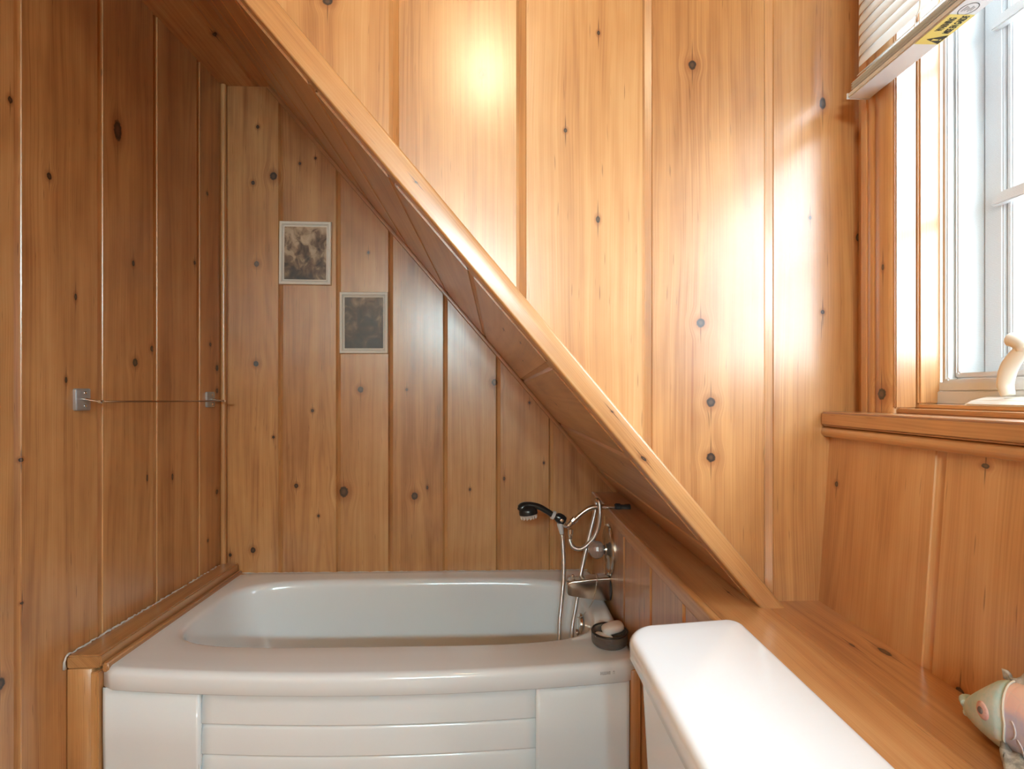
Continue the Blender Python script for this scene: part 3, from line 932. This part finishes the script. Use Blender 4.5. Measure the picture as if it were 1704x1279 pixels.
# bead chain draped over the spout, down to the overflow
cp = catmull([(XK - .055, YS - .0275, .552), (XK - .0525, YS - .029, .575), (XK - .050, YS - .0265, .5905), (XK - .048, YS - .005, .594), (XK - .047, YS + .02, .593), (XK - .046, YS + .028, .585), (XK - .046, YS + .029, .55)], 8)
cp0 = catmull([(OV.x - .012, OV.y - .012, OV.z + .030), (.304, 1.812, .46), (.335, 1.808, .505), (XK - .058, YS - .0285, .535), (XK - .055, YS - .0275, .552)], 10)
path = resample(cp0[:-1] + cp, .0042)
V, Fc = [], []
def add_ball(c, r, rings=4, seg=6):
    k = len(V)
    V.append((c[0], c[1], c[2] + r))
    for i in range(1, rings):
        for j in range(seg):
            a, b = PI * i / rings, 2 * PI * j / seg
            V.append((c[0] + r * math.sin(a) * math.cos(b), c[1] + r * math.sin(a) * math.sin(b), c[2] + r * math.cos(a)))
    V.append((c[0], c[1], c[2] - r)); e = len(V) - 1
    for j in range(seg): Fc.append((k, k + 1 + j, k + 1 + (j + 1) % seg)); Fc.append((e, k + 1 + (rings - 2) * seg + (j + 1) % seg, k + 1 + (rings - 2) * seg + j))
    for i in range(rings - 2):
        for j in range(seg):
            a = k + 1 + i * seg
            Fc.append((a + j, a + seg + j, a + seg + (j + 1) % seg, a + (j + 1) % seg))
for p in path: add_ball(p, .0018)
cho = mesh_obj('stopper_chain', V, Fc, M_CHROME, None, True, origin=path[0])
tag(cho, 'thin silver bead chain draped over the tub spout', 'chain')

# ------------------------------------------------------------------ shower valve
ZV = .687
va = empty('shower_valve', (XK, YS, ZV), 'round chrome valve plate with a clear ball knob above the spout', 'shower valve')
lathe('escutcheon', [(.091, 0), (.091, .004), (.088, .008), (.080, .010), (.074, .0075), (.068, .0080), (.034, .0100), (.027, .0135), (.024, .0145)], (XK, YS, ZV), (-1, 0, 0), M_NICKEL, va, 48, 30)
lathe('valve_stem', [(.022, .014), (.021, .019), (.014, .021), (.0135, .024)], (XK, YS, ZV), (-1, 0, 0), M_NICKEL, va, 24)
prof = []
for k in range(13):
    a = PI * k / 12
    prof.append((max(.033 * math.sin(a), .0005) * (1 if k not in (0, 12) else 1), .018 + .029 * (1 - math.cos(a))))
kb = lathe('clear_knob', prof, (XK, YS, ZV), (-1, 0, 0), M_ACRYL, va, 14, 4)
lathe('knob_cap', [(.010, .0735), (.010, .0765), (.007, .0775), (0, .0775)], (XK, YS, ZV), (-1, 0, 0), M_CHROME, kb, 18)

# ------------------------------------------------------------------ hand shower on its arm
YA = 1.86
def A(x, y, dy=0.0): return onY(x, y, YA + dy)
hs = empty('hand_shower', A(1040, 846), 'black-handled hand shower on a bent chrome arm with looped metal hose', 'hand shower')
apth = catmull([A(1047, 845), A(1030, 844), A(1005, 843), A(992, 843), A(980, 846), A(968, 854), A(958, 863), A(950, 870)], 8)
ar = tube('shower_arm', apth, .0095, M_NICKEL, hs, 16)
lathe('wall_collar', [(.015, 0), (.0165, .004), (.014, .02), (.0125, .022), (.0125, .034), (.0155, .037), (.0155, .052), (.012, .056), (.0105, .058)], A(1048, 845.5), A(1016, 843.5) - A(1048, 845.5), M_RUBBER, ar, 20)
lathe('arm_nut', [(.0125, 0), (.0145, .003), (.0145, .017), (.0125, .02)], A(958, 862), A(948, 871) - A(958, 862), M_NICKEL, hs, 12, 20)
bp = catmull([A(951, 869), A(946, 874), A(941, 874.5), A(935, 871)], 6)
hb = tube('holder_bracket', bp, [.010, .010, .0095, .009, .009, .0085, .008] + [.008] * (len(bp) - 7), M_CHROME, hs, 14)
lathe('diverter_knob', [(.006, 0), (.006, .012), (.008, .013), (.008, .022), (.005, .025), (0, .025)], A(939, 873), (0, 0, 1), M_CHROME, hb, 14)
lathe('holder_clamp', [(.004, -.022), (.0145, -.018), (.018, -.006), (.018, .008), (.014, .018), (.004, .021)], A(932.5, 862.5), (A(921, 857) - A(933, 864)), M_BLACK, hb, 20, 50)
lathe('clamp_screw', [(.0065, 0), (.0065, .003), (.004, .0045), (0, .0045)], A(933, 864) + Vector((.002, -.0172, 0)), (0, -1, 0), M_CHROME, hb, 14)
hpath = catmull([A(927, 860), A(920, 856.5), A(909, 849.5), A(898, 843.5), A(887, 840.5), A(878, 840), A(870, 843), A(865, 849)], 7)
rr = []
for i in range(len(hpath)):
    s = i / (len(hpath) - 1)
    rr.append(.0125 + .003 * s if s < .7 else (.0145 + .006 * math.sin((s - .7) / .3 * PI * .75)) * (1 if s < .93 else .8))
hd = tube('handset', hpath, rr, M_BLACK, hs, 18, .8)
hc = A(879, 852)
lathe('head_shell', [(.004, .026), (.020, .024), (.030, .017), (.034, .006), (.034, -.006), (.030, -.008)], hc, (-.12, .0, 1), M_BLACK, hd, 28, 40)
lathe('handset_ring', [(.0135, -.006), (.0160, -.0055), (.0160, .0055), (.0135, .006)], A(920.5, 856.7), (A(917, 855) - A(924, 858.5)), M_VINYL, hd, 18)
spf = lathe('spray_face', [(.031, -.006), (.031, -.010), (.028, -.013), (.010, -.0135), (0, -.0135)], hc, (-.12, 0, 1), principled('pale_spray_face', (.62, .58, .53), .25, noise=.2, nscale=200), hd, 28)
V, Fc = [], []
ax = Vector((-.12, 0, 1)).normalized(); ux = ax.orthogonal().normalized(); uy = ax.cross(ux)
for R_, n_ in ((.028, 14), (.019, 9), (.009, 5)):
    for k in range(n_):
        a = 2 * PI * k / n_ + R_ * 50
        c0 = hc + ux * R_ * math.cos(a) + uy * R_ * math.sin(a) - ax * .012
        kk = len(V); s6 = 6
        for rad, h in ((.0034, 0), (.0026, -.009), (.0006, -.0115)):
            V += [tuple(c0 + ax * h + (ux * math.cos(2 * PI * j / s6) + uy * math.sin(2 * PI * j / s6)) * rad) for j in range(s6)]
        for i in range(2):
            for j in range(s6): Fc.append((kk + i * s6 + j, kk + i * s6 + (j + 1) % s6, kk + (i + 1) * s6 + (j + 1) % s6, kk + (i + 1) * s6 + j))
recalc(mesh_obj('spray_nozzles', V, Fc, principled('clear_nozzle', (.80, .76, .70), .15, coat=.5, noise=.05), hd))
lathe('hose_nut', [(.007, 0), (.0105, .002), (.0105, .020), (.0085, .022), (.0085, .036), (.007, .038)], A(949.5, 879), A(948.5, 896) - A(949.5, 879), M_CHROME, hs, 14)
lathe('hose_cone', [(.011, 0), (.0105, .012), (.0085, .034), (.0075, .04)], A(931.5, 870), A(935.5, 890) - A(931.5, 870), M_VINYL, hs, 16)
hp = [A(948.6, 893), A(949, 902), A(954, 910), A(962, 913), A(971, 911), A(983, 901), A(992, 887), A(997, 870, -.010), A(998.5, 852, -.017), A(997.5, 838, -.017), A(995, 832.5, -.006), A(993, 833, .012),
      A(991, 848, .016), A(988, 862, .016), A(981, 890, .012), A(974, 920, .006), A(967, 952, .004), A(962, 985, .0), A(957, 1015, -.01), A(952, 1045, -.02),
      Vector((.265, 1.83, .30)), Vector((.25, 1.815, .18)), Vector((.235, 1.79, .152)), Vector((.222, 1.775, .18)), Vector((.217, 1.79, .30)),
      A(931, 1040, -.03), A(934, 1005, -.02), A(937.5, 965, -.01), A(938, 935), A(937, 910), A(935.3, 888)]
path = resample(catmull(hp, 14), .0012)
radii = [.0078 + (.0007 if i % 3 == 1 else -.0004) for i in range(len(path))]
loft('shower_hose', tube_loops(path, radii, 10), M_STEEL, hs, True, True)

# ------------------------------------------------------------------ soap dish and soap
DC = onZ(1014, 1065, .5)
DC = Vector((.338, 1.535, .4985))
dish = empty('soap_dish', DC, 'round smoked plastic soap dish on the right corner of the tub rim', 'soap dish')
R = .0545
lathe('dish_bowl', [(0, 0), (R * .90, 0), (R * .97, .004), (R, .010), (R, .034), (R - .0015, .0365), (R - .005, .0365), (R - .0065, .034), (R - .007, .012), (R - .012, .0075), (0, .007)], DC, (0, 0, 1), M_SMOKE, dish, 48, 45)
lathe('dish_rim', [(R - .0045, .0345), (R + .0008, .0345), (R + .0012, .0365), (R, .0385), (R - .004, .0388), (R - .0055, .037)], DC, (0, 0, 1), M_BLACK, dish, 48, 60, False, False)


def pebble(name, c, sx, sy, sz, rot, tilt, mat, label, ex=3.1):
    loops = []; n = 28; m_ = 11
    M = Matrix.Translation(c) @ Matrix.Rotation(rot, 4, 'Z') @ Matrix.Rotation(tilt, 4, 'Y')
    for i in range(m_):
        b = -PI / 2 + PI * i / (m_ - 1); cb_, sb = max(math.cos(b), 1e-3), math.sin(b)
        h = math.copysign(abs(sb) ** (2 / ex), sb); w = cb_ ** (2 / ex); L = []
        for k in range(n):
            a = 2 * PI * k / n; ca, sa = math.cos(a), math.sin(a)
            L.append(M @ Vector((sx * w * math.copysign(abs(ca) ** (2 / ex), ca), sy * w * math.copysign(abs(sa) ** (2 / ex), sa), sz * h)))
        loops.append(L)
    o = loft(name, loops, mat, None, True, True)
    for v in o.data.vertices: v.co -= c
    o.location = c
    return tag(o, label, 'soap')


pebble('soap_bar', DC + Vector((.012, .010, .0405)), .034, .023, .0135, .1, -.22, M_SOAP, 'plump white soap bar propped up in the smoked dish')
pebble('soap_sliver', DC + Vector((-.020, -.012, .0245)), .027, .018, .0055, -.4, .12, M_SOAP, 'thin worn soap sliver lying low in the smoked dish')

# ------------------------------------------------------------------ pictures on the back wall
def art_mat(name, seed, stops, sx, sy, sc_):
    t = NT(name)
    uv = t.n('ShaderNodeUVMap', None, uv_map='UVMap').outputs[0]
    mp = t.n('ShaderNodeMapping', {0: uv, 1: (seed, seed * .7, 0), 3: (sx, sy, 1)}).outputs[0]
    a = t.noise(mp, sc_, 4, .55, .8)
    s2 = t.n('ShaderNodeSeparateXYZ', {0: uv}).outputs[1]
    f = t.math('MULTIPLY_ADD', s2, .22, a)
    c = t.ramp(f, stops)
    b = t.n('ShaderNodeBsdfPrincipled', {'Base Color': c, 'Roughness': .45})
    return t.done(b.outputs[0])


def picture(px, ax_mat, label):
    p = [onY(x, y, YB - .010) for x, y in px]            # tl, tr, br, bl
    c = (p[0] + p[2]) / 2
    root = empty('framed_picture', Vector((c.x, YB, c.z)), label, 'picture', 'small pictures on the back wall')
    X = ((p[1] - p[0]) + (p[2] - p[3])).normalized(); Z = Vector((-X.z, 0, X.x)); w = (p[1] - p[0]).length; h = (p[0] - p[3]).length
    def pt(a, b, y): return c * 1 + X * a + Z * b + Vector((0, y, 0))
    def rr_(w0, h0, y): return [pt(-w0, -h0, y), pt(w0, -h0, y), pt(w0, h0, y), pt(-w0, h0, y)]
    W, H = w / 2, h / 2
    fr = loft('frame', [rr_(W, H, .0095), rr_(W, H, 0), rr_(W - .002, H - .002, -.003), rr_(W - .011, H - .011, -.003), rr_(W - .013, H - .013, .001)], M_FRAME, root, angle=20)
    mo = rr_(W - .0125, H - .0125, .002); mi = rr_(W - .0205, H - .0215, .002)
    loft('mat_board', [rr_(W - .0125, H - .0125, .004), mo, mi, rr_(W - .0205, H - .0215, .004)], M_MAT, root, angle=20)
    # thin dark rule on the mat
    loft('mat_rule', [rr_(W - .0155, H - .0155, .0016), rr_(W - .0155, H - .0155, .0012), rr_(W - .0163, H - .0163, .0012), rr_(W - .0163, H - .0163, .0016)], M_GINK, root, angle=20)
    q = rr_(W - .020, H - .021, .003); q2 = rr_(W - .020, H - .021, .006)
    mesh_obj('print', q + q2, [(0, 1, 2, 3), (7, 6, 5, 4), (0, 4, 5, 1), (1, 5, 6, 2), (2, 6, 7, 3), (3, 7, 4, 0)], ax_mat, root, False,
             [[(0, 0), (1, 0), (1, 1), (0, 1)]] + [[(0, 0)] * 4] * 5)


SEP = [(.30, (.018, .011, .007)), (.46, (.055, .030, .018)), (.60, (.20, .125, .075)), (.72, (.46, .34, .22)), (.85, (.55, .42, .29))]
picture([(465, 367.5), (551.5, 369), (550.5, 474), (464.5, 472.5)], art_mat('sepia_print', 3.1, SEP, 3.2, 3.0, 1.5),
        'upper left small cream framed sepia picture on the alcove back wall')
SEP2 = [(.30, (.030, .018, .011)), (.52, (.060, .036, .022)), (.66, (.10, .062, .038)), (.80, (.27, .18, .11)), (.92, (.48, .37, .25))]
picture([(565, 485.5), (645.5, 485.5), (645.5, 588), (565.5, 587.5)], art_mat('brown_print', 8.3, SEP2, 2.4, 2.6, 1.5),
        'lower right small cream framed dark brown picture on the alcove back wall')

# ------------------------------------------------------------------ towel bar on the left wall
tbp = onL(135, 664)
tb = empty('towel_bar', tbp, 'thin metal towel bar on two chrome brackets across the left wall', 'towel bar')
def LP(c, du, dn, dz): return Vector((0, 0, c.z + dz)) + Vector((c.x, c.y, 0)) + LWD * du + LWN * dn
ROD = .056
ends = []
for (px, sc_) in ((134, 1.0), (348, 1.0)):
    c = onL(px, 664.5)
    w_, h_ = .025, .031
    L0 = []
    for dn, k_ in ((0.0, 1), (.0075, 1), (.010, .88)):
        L = []
        for (sx_, sz_, a0) in ((1, 1, 0), (-1, 1, .5 * PI), (-1, -1, PI), (1, -1, 1.5 * PI)):
            for i in range(4):
                a = a0 + .5 * PI * i / 3; r_ = .005
                L.append(LP(c, (sx_ * (w_ - r_) + r_ * math.cos(a)) * k_, dn, (sz_ * (h_ - r_) + r_ * math.sin(a)) * k_))
        L0.append(L)
    br = loft('bracket', L0, M_SATIN, tb, True, True, angle=40)
    for sz_ in (-.0185, .0185):
        lathe('screw', [(.0045, 0), (.0045, .0015), (.003, .0028), (0, .003)], LP(c, -.004, .010, sz_), LWN, M_CHROME, br, 14)
    ap_ = catmull([LP(c, .0, .004, .002), LP(c, 0, .020, .0), LP(c, -.002, .040, -.004), LP(c, -.004, ROD, -.006)], 6)
    tube('bracket_arm', ap_, [.0085 - .0045 * i / (len(ap_) - 1) for i in range(len(ap_))], M_CHROME, br, 12, .6)
    lathe('rod_cup', [(.0045, -.007), (.0055, -.005), (.0055, .005), (.0045, .007)], LP(c, -.004, ROD, -.006), LWD, M_CHROME, br, 14)
    ends.append(LP(c, -.004, ROD, -.006))
tube('rod', [ends[0], (ends[0] + ends[1]) / 2, ends[1]], .0026, principled('dull_bronze_rod', (.30, .17, .09), .3, metal=.8, noise=.1), tb, 10)

# ------------------------------------------------------------------ toilet
TO = empty('toilet', (.33, .66, 0), 'white toilet with a broad cistern lid beside the pine ledge', 'toilet')
def rloop(x0, x1, y0, y1, z, rf, rb, n=10, endbow=.0):
    """rf: radius of the corners on the room side (-X), rb: on the ledge side"""
    pts = []
    for (cx, cy, a0, r) in ((x1 - rb, y1 - rb, 0, rb), (x0 + rf, y1 - rf, .5 * PI, rf), (x0 + rf, y0 + rf, PI, rf), (x1 - rb, y0 + rb, 1.5 * PI, rb)):
        for k in range(n + 1):
            a = a0 + .5 * PI * k / n
            x, y = cx + r * math.cos(a), cy + r * math.sin(a)
            t_ = (x1 - x) / (x1 - x0)
            y += (-1 if y > (y0 + y1) / 2 else 1) * endbow * t_ ** 2
            pts.append((x, y, z))
    return pts
def lid(i, z): return rloop(.217 + i, .4335 - i, .36 + i, .908 - i, z, .05, .028, endbow=.030)
def inset_loop(i, z): return rloop(.217 + i, .4335 - i, .36 + i, .908 - i, z, max(.05 - i, .012), max(.028 - i, .008), endbow=.030)
ll = [inset_loop(.022, .811), inset_loop(.010, .811), inset_loop(.003, .8125), inset_loop(.0, .816), inset_loop(.0, .835)]
for k in range(1, 7):
    a = .5 * PI * k / 6; ll.append(inset_loop(.014 * (1 - math.cos(a)), .835 + .014 * math.sin(a)))
ll.append(inset_loop(.04, .8498))
ld = loft('tank_lid', ll, M_PORC, TO, True, True)
tk_ = []
for (i, z) in ((.060, .400), (.045, .405), (.036, .43), (.026, .60), (.017, .795), (.016, .8108)):
    tk_.append(rloop(.217 + i, .428 - i * .3, .36 + i, .908 - i, z, .05, .025, endbow=.028))
tank = loft('tank', tk_, M_PORC, TO, True, True)
lathe('flush_button', [(.018, 0), (.018, .006), (.014, .009), (0, .009)], (.2385, .45, .76), (-1, 0, 0), M_CHROME, TO, 20)
bo = []
for (cx, sx, sy, z) in ((.02, .22, .11, 0), (.02, .215, .105, .05), (.03, .18, .095, .15), (.01, .20, .13, .25), (-.03, .245, .175, .34), (-.04, .26, .185, .385), (-.04, .258, .183, .40)):
    bo.append([(cx + sx * math.cos(2 * PI * k / 36), .64 + sy * math.sin(2 * PI * k / 36), z) for k in range(36)])
bo += [[(-.04 + .215 * s * math.cos(2 * PI * k / 36), .64 + .14 * s * math.sin(2 * PI * k / 36), z) for k in range(36)] for s, z in ((1, .40), (.95, .36), (.75, .26), (.4, .20), (.1, .19))]
loft('bowl', bo, M_PORC, TO, True, True)
box('tank_shelf', (.14, .50, .34), (.40, .78, .4005), M_PORC, TO, .02, 4)
st_ = [[(-.045 + sx * math.cos(2 * PI * k / 36), .64 + sy * math.sin(2 * PI * k / 36), z) for k in range(36)] for sx, sy, z in ((.255, .18, .404), (.262, .187, .408), (.262, .187, .418), (.25, .175, .424), (.2, .13, .427))]
loft('seat_lid', st_, M_PORC, TO, True, True)
sup = catmull([(.30, .865, .40), (.312, .89, .36), (.34, .93, .28), (.372, .955, .2), (.395, .96, .16)], 6)
tube('supply_line', sup, .006, M_STEEL, TO, 10)

# ------------------------------------------------------------------ painted fish
def fish_mat(name, a, b, scale, rough=.7):
    t = NT(name)
    co = t.n('ShaderNodeTexCoord').outputs['Object']
    n1 = t.noise(co, scale, 4, .65)
    c = t.mix(t.remap(n1, .35, .65, 0, 1), a, b)
    n2 = t.remap(t.noise(co, scale * 6, 2, .6), .6, .75, 0, .35)
    c = t.mix(n2, c, (.62, .58, .50))
    bm_ = t.n('ShaderNodeBump', {'Height': n1, 'Strength': .25, 'Distance': .002}).outputs[0]
    return t.done(t.n('ShaderNodeBsdfPrincipled', {'Base Color': c, 'Roughness': rough, 'Normal': bm_}).outputs[0])


def fish_body_mat():
    t = NT('fish_scales')
    co = t.n('ShaderNodeTexCoord').outputs['Object']
    s = t.n('ShaderNodeSeparateXYZ', {0: co}); z = s.outputs[2]
    n1 = t.noise(co, 60, 3, .6)
    zz = t.math('MULTIPLY_ADD', t.math('SUBTRACT', n1, .5), .014, z)
    c = t.ramp(t.remap(zz, .012, .086, 0, 1, False), [(.0, (.45, .46, .50)), (.25, (.50, .48, .62)), (.58, (.50, .50, .68)), (.74, (.82, .58, .55)), (.95, (.86, .62, .54))])
    # scale outlines: offset rows of arcs
    r = t.n('ShaderNodeTexVoronoi', {'Vector': t.n('ShaderNodeMapping', {0: co, 3: (.2, 1.0, .8)}).outputs[0], 'Scale': 75.0, 'Randomness': .25}, feature='DISTANCE_TO_EDGE').outputs['Distance']
    e = t.remap(r, .01, .05, .22, 0)
    c = t.mix(e, c, (.66, .62, .60))
    bm_ = t.n('ShaderNodeBump', {'Height': r, 'Strength': .4, 'Distance': .002}).outputs[0]
    return t.done(t.n('ShaderNodeBsdfPrincipled', {'Base Color': c, 'Roughness': .7, 'Normal': bm_}).outputs[0])


FX = .600
fi = empty('fish_figurine', (FX, .53, ZL), 'painted pastel fish ornament with grey fins on the pine ledge', 'ornament')
# stations from the snout (far) to the tail (near): y, z centre, half height, half thickness
ST = [(.648, .853, .003, .003), (.646, .853, .009, .008), (.640, .855, .015, .012), (.630, .859, .022, .016), (.618, .864, .030, .019), (.604, .870, .038, .0215), (.590, .874, .042, .023),
      (.572, .876, .044, .024), (.545, .877, .043, .024), (.515, .876, .037, .022), (.485, .873, .028, .017), (.460, .870, .019, .012), (.445, .868, .015, .009)]
def fish_loops(st, grow=1.0):
    out = []
    for (y, zc, hh, tt) in st:
        out.append([(FX - tt * grow * math.cos(2 * PI * k / 32) * (1 if True else 1), y, zc + hh * grow * math.sin(2 * PI * k / 32)) for k in range(32)])
    return out
loft('fish_body', fish_loops(ST[5:]), fish_body_mat(), fi, True, True)
hdm = fish_mat('fish_head_teal', (.44, .66, .66), (.62, .73, .72), 45)
hl = ST[:6] + [(.594, .873, .0412, .0226), (.586, .8745, .0425, .0233)]
loops = fish_loops(hl, 1.03)
# gill edge sweeps back in the middle
gl = [Vector(p) for p in loops[-1]]
loops[-1] = [Vector((p.x, p.y - .010 * max(0, 1 - abs(p.z - .872) / .045), p.z)) for p in gl]
fh = loft('fish_head', loops, hdm, fi, True, True)
tube('fish_lip', catmull([(FX + .009, .640, .859), (FX + .004, .649, .860), (FX - .004, .649, .860), (FX - .010, .640, .859)], 6), .0048, hdm, fh, 10)
tube('fish_lip', catmull([(FX + .008, .639, .848), (FX + .003, .645, .846), (FX - .003, .645, .846), (FX - .009, .639, .848)], 6), .0040, hdm, fh, 10)
ey = Vector((FX - .0208, .606, .872)); en = Vector((-1, .22, .03)).normalized()
eye = lathe('fish_eye', [(.0102, -.004), (.0102, .0004), (.0080, .0018), (.005, .0024), (0, .0026)], ey, en, fish_mat('fish_eye_pink', (.62, .34, .32), (.72, .50, .46), 120), fi, 24, 60)
lathe('fish_pupil', [(.0042, .001), (.0040, .0030), (.0025, .0040), (0, .0042)], ey, en, fish_mat('fish_pupil_grey', (.10, .08, .08), (.17, .14, .14), 200), eye, 16, 60)
tube('gill_edge', [Vector((FX + (p.x - FX) * 1.01, p.y, .8745 + (p.z - .8745) * 1.005)) for p in [loops[-1][k % 32] for k in range(-8, 9)]], .0011, principled('fish_cream_line', (.74, .70, .62), .7, noise=.1), fh, 8)
# scale ridges
for (yc, zc, r_) in ((.568, .873, .012), (.562, .856, .012), (.551, .870, .011), (.548, .853, .011), (.538, .883, .011), (.532, .862, .012)):
    pts = []
    for k in range(8):
        a = -1.1 + 2.0 * k / 7
        y_ = yc - r_ * math.cos(a) + .008; z_ = zc + r_ * 1.1 * math.sin(a)
        # on the flank surface
        hh, tt, z0 = .0438, .0240, .8765
        q = max(0.0, 1 - ((z_ - z0) / hh) ** 2)
        pts.append((FX - tt * math.sqrt(q) - .0004, y_, z_))
    tube('scale_ridge', pts, .0008, principled('fish_scale_ridge', (.66, .62, .64), .7, noise=.1), fi, 6)
fin = fish_mat('fish_fin_grey', (.20, .205, .195), (.50, .49, .45), 70)
def fin_sheet(name, rows, mat, th=.0035):
    """rows: list of polylines (root to tip) building a ribbed sheet with thickness"""
    n = len(rows[0]); V_, F_ = [], []
    for r_ in rows: V_ += [Vector(p) for p in r_]
    for i in range(len(rows) - 1):
        for j in range(n - 1): F_.append((i * n + j, (i + 1) * n + j, (i + 1) * n + j + 1, i * n + j + 1))
    o = mesh_obj(name, V_, F_, mat, fi); md = o.modifiers.new('thickness', 'SOLIDIFY'); md.thickness = th; md.offset = 0
    return o
rows = []
for i in range(31):
    s = i / 30; y_ = .600 - .125 * s
    zr = .910 + .012 * math.sin(PI * min(1, s * .85 + .28)) - .010 * s
    h_ = .001 + .017 * min(1, s * 4 + .1) * math.sin(PI * min(1, .02 + s)) ** .6 + .005 * math.cos(s * 24)
    wob = .0022 * math.sin(s * 42)
    rows.append([(FX + wob * t_, y_ + .003 * t_, zr - .006 + (h_ + .004) * t_) for t_ in (0, .35, .7, 1)])
fin_sheet('dorsal_fin', rows, fin)
rows = []
for i in range(25):
    s = i / 24; y_ = .582 - .065 * s
    tip = Vector((FX - .043 + .006 * math.cos(s * 30), .562 - .13 * s, ZL + .0035 + .001 * math.sin(s * 30)))
    root = Vector((FX - .0225 + .004 * math.sin(s * PI), y_, .850 - .004 * math.sin(s * PI) + .002 * math.sin(s * 28)))
    mid = (root + tip) / 2 + Vector((-.004 + .0025 * math.sin(s * 30), 0, .004 + .002 * math.cos(s * 30)))
    rows.append([root, (root * .6 + mid * .4), mid, (mid * .5 + tip * .5), tip])
fin_sheet('pectoral_fin', rows, fin)
rows = []
for i in range(21):
    s = i / 20; a = -1.0 + 2.0 * s
    rows.append([(FX + .002 * math.sin(s * 36) * t_, .44 - (-.006 + .060 * t_ * (1 - .25 * math.cos(a * 3))), .868 + a * (.012 + .030 * t_)) for t_ in (0, .3, .6, 1)])
fin_sheet('tail_fin', rows, fin)

fi.location.y -= .012

# ------------------------------------------------------------------ ceiling lamp (above the camera)
LX, LY = -.045, .12
cl = empty('ceiling_light', (LX, LY, ZC), 'small round brass ceiling lamp holder with a bare bulb', 'ceiling light')
lathe('lamp_base', [(.06, 0), (.06, .012), (.04, .022), (.022, .025)], (LX, LY, ZC - .0005), (0, 0, -1), M_NICKEL, cl, 32)
def glow_mat(name, col, s):
    t = NT(name)
    e = t.n('ShaderNodeEmission', {0: (*col, 1), 1: s}); return t.done(e.outputs[0])
prof = [(.018, .024)] + [(max(.068 * math.sin(PI * k / 16), .018 if k < 3 else .0003), .030 + .068 * (1 - math.cos(PI * k / 16))) for k in range(1, 17)]
lathe('bulb', prof, (LX, LY, ZC), (0, 0, -1), glow_mat('lamp_glow', (1.0, .91, .60), 60), cl, 28, 180)

# added fill lamp on the unseen rear wall, brightens alcove and room
wl = empty('fill_light', (-.45, YR + .001, 2.20), 'added fill lamp with three round globes behind the camera', 'fill light')
box('back_plate', (-.95, YR + .001, 2.145), (.05, YR + .022, 2.255), M_NICKEL, wl, .006, 3)
GL = glow_mat('fill_globe_glow', (.58, .89, .99), 335)
for gx in (-.80, -.45, -.10):
    lathe('lamp_socket', [(.032, .02), (.030, .045)], (gx, YR + .001, 2.20), (0, 1, 0), M_NICKEL, wl, 24)
    prof = [(.03, .044)] + [(max(.08 * math.sin(PI * k / 16), .03 if k < 3 else .0003), .04 + .08 * (1 - math.cos(PI * k / 16))) for k in range(1, 17)]
    lathe('fill_globe', prof, (gx, YR, 2.20), (0, 1, 0), GL, wl, 28, 180)

# ------------------------------------------------------------------ daylight
w = bpy.data.worlds.new('overcast_sky'); sc.world = w; w.use_nodes = True
nt = w.node_tree; nt.nodes.clear()
bg = nt.nodes.new('ShaderNodeBackground'); tcw = nt.nodes.new('ShaderNodeTexCoord'); sxw = nt.nodes.new('ShaderNodeSeparateXYZ'); nt.links.new(tcw.outputs['Generated'], sxw.inputs[0])
rpw = nt.nodes.new('ShaderNodeValToRGB'); mpw = nt.nodes.new('ShaderNodeMapRange'); mpw.inputs[1].default_value = -.25; mpw.inputs[2].default_value = .15
nt.links.new(sxw.outputs[2], mpw.inputs[0]); nt.links.new(mpw.outputs[0], rpw.inputs[0]); nt.links.new(rpw.outputs[0], bg.inputs[0])
rpw.color_ramp.elements[0].color = (.24, .27, .29, 1); rpw.color_ramp.elements[1].color = (.78, .925, 1.0, 1); bg.inputs[1].default_value = 16.0
wo = nt.nodes.new('ShaderNodeOutputWorld'); nt.links.new(bg.outputs[0], wo.inputs[0])
po = bpy.data.lights.new('window_portal', 'AREA'); po.shape = 'RECTANGLE'; po.size = 1.0; po.size_y = 1.02
po.cycles.is_portal = True
pob = bpy.data.objects.new('window_portal', po); COL.objects.link(pob); pob.location = (.945, .40, 1.73)
pob.rotation_euler = (0, PI / 2, 0)

# ------------------------------------------------------------------ camera and view
cd = bpy.data.cameras.new('camera'); cam = bpy.data.objects.new('camera', cd); COL.objects.link(cam)
cam.location = (0, 0, CZ); cam.rotation_euler = (PI / 2, 0, -PSI)
cd.sensor_width = 36; cd.lens = F / 1704 * 36; cd.shift_y = (HY - 639.5) / 1704; cd.clip_start = .02
sc.camera = cam
vs_ = sc.view_settings
sc.display_settings.display_device = 'sRGB'
vs_.view_transform = 'Standard'; vs_.look = 'None'; vs_.exposure = 0.20; vs_.gamma = 1.0; vs_.use_curve_mapping = False
sc.cycles.max_bounces = 10; sc.cycles.diffuse_bounces = 6; sc.cycles.glossy_bounces = 5; sc.cycles.transparent_max_bounces = 12
sc.cycles.sample_clamp_indirect = 6.0
sc.cycles.caustics_reflective = False; sc.cycles.caustics_refractive = False
